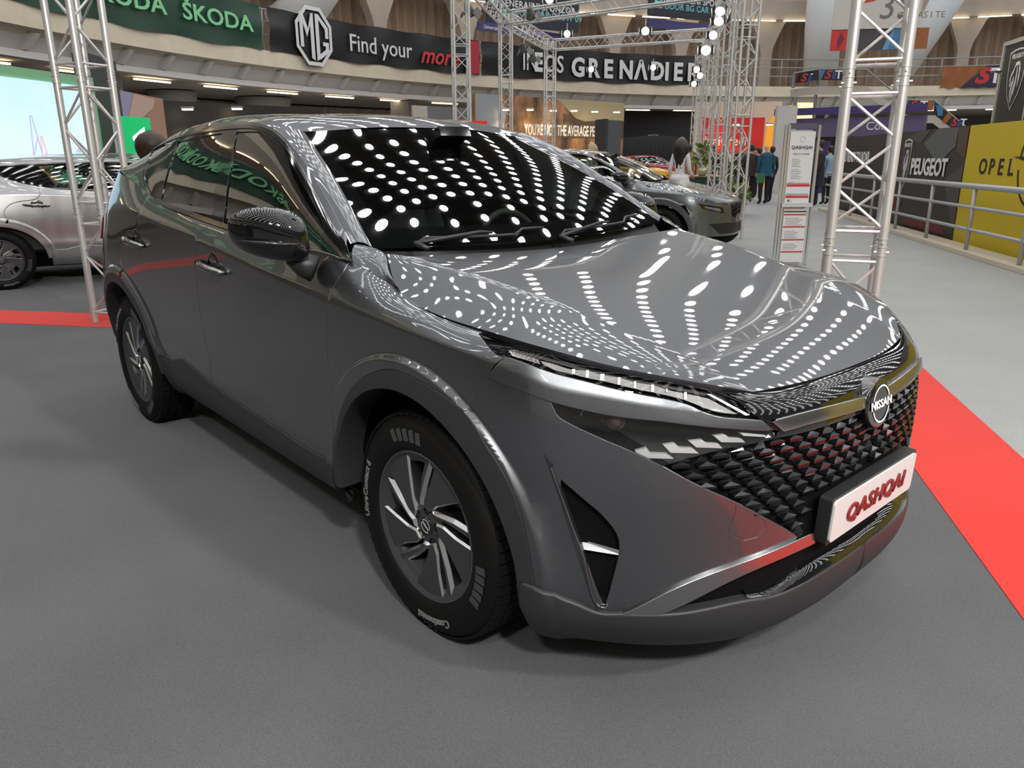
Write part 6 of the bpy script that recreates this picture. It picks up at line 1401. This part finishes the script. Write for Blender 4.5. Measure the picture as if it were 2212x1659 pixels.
def wrap():
    nt=WRAP.node_tree; b=nt.nodes['Principled BSDF']; b.inputs['Coat Weight'].default_value=1; v=nt.nodes.new('ShaderNodeTexVoronoi'); v.inputs['Scale'].default_value=3.2; tc=nt.nodes.new('ShaderNodeTexCoord'); sx=nt.nodes.new('ShaderNodeSeparateColor'); r=nt.nodes.new('ShaderNodeValToRGB'); r.color_ramp.interpolation='CONSTANT'; e=r.color_ramp.elements; e[0].color=(.12,.42,.26,1); e[1].position=.25; e[1].color=(.62,.10,.26,1)
    for p,c in ((.45,(.60,.24,.05,1)),(.62,(.015,.05,.04,1)),(.8,(.22,.50,.42,1))): q=e.new(p); q.color=c
    L=nt.links.new; L(tc.outputs['Object'],v.inputs['Vector']); L(v.outputs['Color'],sx.inputs[0]); L(sx.outputs[0],r.inputs[0]); L(r.outputs[0],b.inputs['Base Color'])
wrap()
th=radians(79.6); R2=lambda x,y,t:np.array((cos(t)*x-sin(t)*y,sin(t)*x+cos(t)*y))
loc=np.array((-8.41,-.58))-R2(-2.665*1.06,-.80,th)
other_car('silver saloon seen from the side behind the aluminium truss tower',SILV_P,loc,th,(1.06,1,.895),.94,face=False,clad=SILV_P)
loc2=loc+np.array((-2.5,.9)); other_car('patchwork coloured car behind the silver saloon',WRAP,loc2,th+.1,(1.0,1,.93),.95,face=False)
ths=radians(21); pf=dist(1583,480,12.1); loc=np.array(pf[:2])-R2(.90,-.1,ths)
other_car('graphite grey car with black slatted grille behind the windscreen',GRY_P,loc,ths,(1.05,1,.955),1.,clad=GRY_P)
thy=radians(36); py_=dist(1424,400,34.5); loc=np.array(py_[:2])-R2(0,-.85,thy)
other_car('yellow car half hidden behind the woman in white',YEL_P,loc,thy,(1.0,1,.86),.95,face=False,clad=YEL_P)
loc=np.array(dist(1482,400,38.0)[:2])-R2(.2,-.85,thy); other_car('red car behind the yellow one',RED_P,loc,thy,(1.0,1,.93),.95,face=False,clad=RED_P)
# car under a black cloth
pcv=dist(1338,345,43); pcw=dist(1482,345,43); CV=thing('covered_car','low form under a pleated black cloth behind the yellow car','covered car',(pcv[0],pcv[1],0),math.atan2(pcw[1]-pcv[1],pcw[0]-pcv[0])); Lc=float(np.hypot(*(pcw-pcv)[:2]))
V=[];F=[];n=60
for i in range(n+1):
    t=i/n; x=Lc*t; w=.05*sin(i*1.7); hh=2.35+.12*sin(pi*t)
    V+=[(x+ (.25 if t<.02 else 0)-(0),-.05+w,0),(x,-.0+w*.5,1.2),(x+(.2 if i==0 else -.05 if i==n else 0),.12,hh),(x,1.4,hh+.05)]
    if i:
        b=4*(i-1)
        for k in range(3): F.append((b+k,b+4+k,b+5+k,b+1+k))
mk('cloth',V,F,mat('black_cloth',(.022,.022,.023),rough=.95),CV,smooth=True)
# ================================================================ visitors
SKIN=mat('skin',(.50,.30,.21),rough=.6); HAIRK=mat('hair_black',(.02,.014,.011),rough=.45); HAIRB=mat('hair_brown',(.03,.018,.012),rough=.5); HAIRG=mat('hair_grey',(.22,.20,.19),rough=.6); HAIRY=mat('hair_blond',(.42,.31,.18),rough=.5); SHOE=mat('shoe_black',(.012,.011,.01),rough=.4)
def person(label,loc,face,h=1.75,top=(.03,.03,.04),leg=(.02,.02,.025),hair=HAIRK,pose='hang',female=False,jacket=0,bald=False,coat=False,skirt=False,topname=None):
    """standing figure grown from one skeleton; face = heading in radians"""
    s=h/1.75; J={}; E=[]
    def j(n,x,y,z,rx,ry=None,par=None):
        J[n]=(Vector((x,y,z))*s,(rx*s,(ry or rx)*s)); 
        if par: E.append((par,n))
    wS=.155 if female else .185
    j('pel',0,0,.95,.135,.105); j('sp1',0,0,1.08,.118,.10,'pel'); j('sp2',.01,0,1.24,.135,.115,'sp1'); j('ch',.005,0,1.38,.125,.11,'sp2'); j('nk',.01,0,1.485,.052,None,'ch'); j('nk2',.02,0,1.54,.05,None,'nk'); j('hd',.035,0,1.61,.078,.07,'nk2'); j('hd2',.03,0,1.69,.074,.066,'hd')
    if not female: j('nose',.122,0,1.615,.012,None,'hd')
    else: j('nose',.118,0,1.615,.011,None,'hd')
    for sd,n in ((1,'l'),(-1,'r')):
        j('sh'+n,0,sd*wS,1.42,.062,None,'ch')
        if pose=='hang': el,wr=(-.02,sd*(wS+.055),1.13),(.05,sd*(wS+.06),.90)
        elif pose=='front': el,wr=(-.02,sd*(wS+.05),1.14),(.20,sd*.06,1.06)
        elif pose=='reach': el,wr=((-.02,sd*(wS+.06),1.13),(.24,sd*(wS+.05),1.0)) if sd==-1 else ((-.03,sd*(wS+.06),1.13),(.10,sd*(wS+.03),.92))
        else: el,wr=((.03,sd*(wS+.06),1.14),(.16,sd*(wS-.02),1.22)) if sd==1 else ((-.02,sd*(wS+.055),1.13),(.05,sd*(wS+.06),.90))
        j('el'+n,*el,.047 if not coat else .058,None,'sh'+n); j('wr'+n,*wr,.034,None,'el'+n)
        d=(Vector(wr)-Vector(el)).normalized(); p=Vector(wr)+d*.05; j('pm'+n,p.x,p.y,p.z,.03,.018,'wr'+n)
        side=d.cross(Vector((0,1,0))); side=side.normalized() if side.length>.1 else Vector((1,0,0))
        for k in range(4):
            o=side*(-.024+.016*k); q=p+o+d*.035; q2=p+o*1.1+d*(.068+(.012 if k in(1,2) else 0))+Vector((0,-sd*.015,0)); j('f%d'%k+n,*q,.009,None,'pm'+n); j('g%d'%k+n,*q2,.008,None,'f%d'%k+n)
        q=Vector(wr)+d*.03+side*.038; j('th'+n,*q,.010,None,'pm'+n)
        st=.0 if sd==1 else .06
        j('hp'+n,0,sd*.085,.90,.095,None,'pel'); j('kn'+n,.02+st*.5,sd*.095,.50,.066,None,'hp'+n); j('an'+n,-.02+st,sd*.10,.09,.045,None,'kn'+n); j('to'+n,.13+st,sd*.115,.035,.034,.03,'an'+n)
    names=list(J); ix={n:i for i,n in enumerate(names)}
    me=bpy.data.meshes.new('sk'); me.from_pydata([tuple(J[n][0]) for n in names],[(ix[a],ix[b]) for a,b in E],[]); o=bpy.data.objects.new('sk',me); COL.objects.link(o)
    o.modifiers.new('skin','SKIN'); 
    for i,n in enumerate(names): v=me.skin_vertices[0].data[i]; v.radius=J[n][1]; v.use_root=(n=='pel')
    sb=o.modifiers.new('sub','SUBSURF'); sb.levels=1; sb.render_levels=1
    dg=bpy.context.evaluated_depsgraph_get(); m2=bpy.data.meshes.new_from_object(o.evaluated_get(dg)); bpy.data.objects.remove(o)
    m2.name='person'
    tp=mat(topname or 'cloth_%d_%d_%d'%tuple(int(c*255) for c in top),top,rough=.85,noise=.12,nscale=9); lg=mat('trouser_%d_%d_%d'%tuple(int(c*255) for c in leg),leg,rough=.9,noise=.1,nscale=9)
    for q in (tp,lg,SKIN,hair,SHOE): m2.materials.append(q)
    wrs=[J['wrl'][0],J['wrr'][0]]
    hem=(.86 if not coat else .60)*s
    for p in m2.polygons:
        c=p.center
        if c.z>1.50*s:
            back=c.x<.02*s or c.z>1.705*s
            p.material_index=2 if (bald or not back) else 3
            if c.z<1.56*s and not female: p.material_index=2
        elif min((c-w).length for w in wrs)<.14*s and any((c-w).dot((w-J['el'+n][0]).normalized())>-.01 for w,n in zip(wrs,'lr')) : p.material_index=2
        elif c.z<.075*s: p.material_index=4
        elif c.z<hem and abs(c.y)<.24*s: p.material_index=1
        else: p.material_index=0
        p.use_smooth=True
    m2.update(); ob=bpy.data.objects.new('person',m2); COL.objects.link(ob); ob.location=(loc[0],loc[1],0); ob.rotation_euler=(0,0,face); tag(ob,label,'person')
    def kid(nm,prof,m,n=18,sq=(1,1),x0=0):
        V=[];F=[];k=len(prof)
        for j2 in range(n):
            t=2*pi*j2/n
            for r,z in prof: V.append((x0*s+r*cos(t)*sq[0]*s,r*sin(t)*sq[1]*s,z*s))
        for j2 in range(n):
            for i in range(k-1): F.append((j2*k+i,((j2+1)%n)*k+i,((j2+1)%n)*k+i+1,j2*k+i+1))
        return mk(nm,V,F,m,ob,smooth=True)
    if not bald:
        kid('hair',[(.0,1.775),(.05,1.768),(.078,1.735),(.088,1.69),(.086,1.645),(.07,1.60)],hair,sq=(1,.92),x0=.012)
    if jacket or coat: kid('jacket',[(.205,.56 if coat else .82),(.19,.95),(.165,1.10),(.178,1.25),(.165,1.36)],tp,sq=(.78,1.05))
    return ob
away=math.atan2(CF[1],CF[0])
def at_d(px,d): p=dist(px,345,d); return (p[0],p[1])
BK=(.014,.014,.018)
person('man in a dark navy suit seen from behind left of the crowd',at_d(1599,27.),away+.2,1.80,(.018,.02,.03),(.012,.013,.02),HAIRG,'front',jacket=1)
person('man in a dark brown jacket seen from behind in the crowd',at_d(1622,26.),away-.1,1.76,(.030,.024,.018),BK,HAIRB,'front',jacket=1)
person('man in a blue quilted vest seen from behind beside the price stand',at_d(1656,25.),away+.1,1.80,(.018,.075,.13),BK,HAIRG,'hang',bald=True,jacket=1)
person('visitor with a red sleeve between the brown jacket and the blue vest',at_d(1640,27.5),away-.4,1.68,(.22,.02,.03),BK,HAIRB,'hang')
person('visitor in black at the edge of the price stand',at_d(1668,26.),away+.5,1.70,BK,BK,HAIRK,'hang')
person('visitor in grey half hidden between two men',at_d(1632,30.),away+2.6,1.72,(.10,.10,.11),BK,HAIRB,'front')
person('man in a long dark coat right of the price stand',at_d(1772,24.5),away+1.1,1.84,(.014,.014,.018),BK,HAIRK,'hang',coat=True)
person('man in a grey jacket standing close behind the price stand',at_d(1750,25.5),away-.6,1.80,(.045,.045,.05),(.02,.03,.055),HAIRG,'hang',jacket=1)
person('visitor in a light blue shirt right of the dark coat',at_d(1793,25.5),away+.3,1.70,(.24,.34,.46),BK,HAIRK,'front')
person('visitor in dark clothes farthest right by the truss',at_d(1808,27.5),away-.5,1.74,(.05,.055,.07),BK,HAIRB,'hang')
person('man in a tan jacket behind the woman in white',at_d(1488,22.6),away+.2,1.72,(.26,.15,.05),BK,HAIRB,'hang',jacket=1)
person('visitor in black behind the truss towers',at_d(1540,30.),away,1.78,BK,BK,HAIRK,'hang')
person('visitor in black between the truss towers',at_d(1562,31.),away+.3,1.75,(.02,.02,.022),BK,HAIRB,'hang')
w=person('woman in a white blouse with long dark hair beside the counter',at_d(1470,17.3),away-.55,1.76,(.72,.71,.72),(.42,.35,.27),HAIRK,'reach',female=True)
def longhair(ob,h,m,L=.62):
    s=h/1.75; V=[];F=[];n=14; rows=9
    for i in range(rows):
        t=i/(rows-1); z=1.785-t*L*1.0; r=(.095+.045*sin(pi*min(1,t*1.2))-.05*t*t)*min(1,math.sqrt(t*5)+.05); 
        for k in range(n): a=pi/2+pi*k/(n-1); V.append(((.02-.02*t+r*(1.0 if t<.4 else .75)*cos(a))*s-.04*t*s,r*(.95+.25*t)*sin(a)*s,z*s))
    for i in range(rows-1):
        for k in range(n-1): F.append((i*n+k,i*n+k+1,(i+1)*n+k+1,(i+1)*n+k))
    o=mk('long_hair',V,F,m,ob,smooth=True); md=o.modifiers.new('t','SOLIDIFY'); md.thickness=.03
longhair(w,1.76,HAIRK)
V=[];F=[];n=22
for i,(r,z) in enumerate(((.175,1.02),(.165,1.06),(.20,.98),(.235,.86),(.245,.82))):
    for k in range(n): a=2*pi*k/n; V.append((r*.8*cos(a)*(1+.05*sin(5*a)),r*sin(a)*(1+.05*sin(7*a)),z))
for i in range(4):
    for k in range(n): F.append((i*n+k,i*n+(k+1)%n,(i+1)*n+(k+1)%n,(i+1)*n+k))
mk('blouse_hem',V,F,MATS['cloth_183_181_183'],w,smooth=True)
w2=person('woman with long blond hair in a pale top behind the graphite car',at_d(1277,19.),away+.9,1.70,(.5,.47,.45),BK,HAIRY,'hang',female=True); longhair(w2,1.70,HAIRY,.5)
h3=float(dist(337,287,8.9)[2])
w3=person('person with dark hair standing behind the rear of the crossover',at_d(331,8.9),away+.3,h3/1.02,(.06,.05,.05),BK,HAIRB,'hang',female=True); longhair(w3,h3/1.02,HAIRB,.35)
pb_=dist(1643,385,24.4); o=MB().box((0,0,.0),(.22,.08,.28)).build('shopping_bag',mat('bag_green',(.03,.14,.07),rough=.5)); o.location=(pb_[0],pb_[1],.80); o.rotation_euler=(0,0,away+pi/2); tag(o,'green paper bag held beside the blue quilted vest','bag')
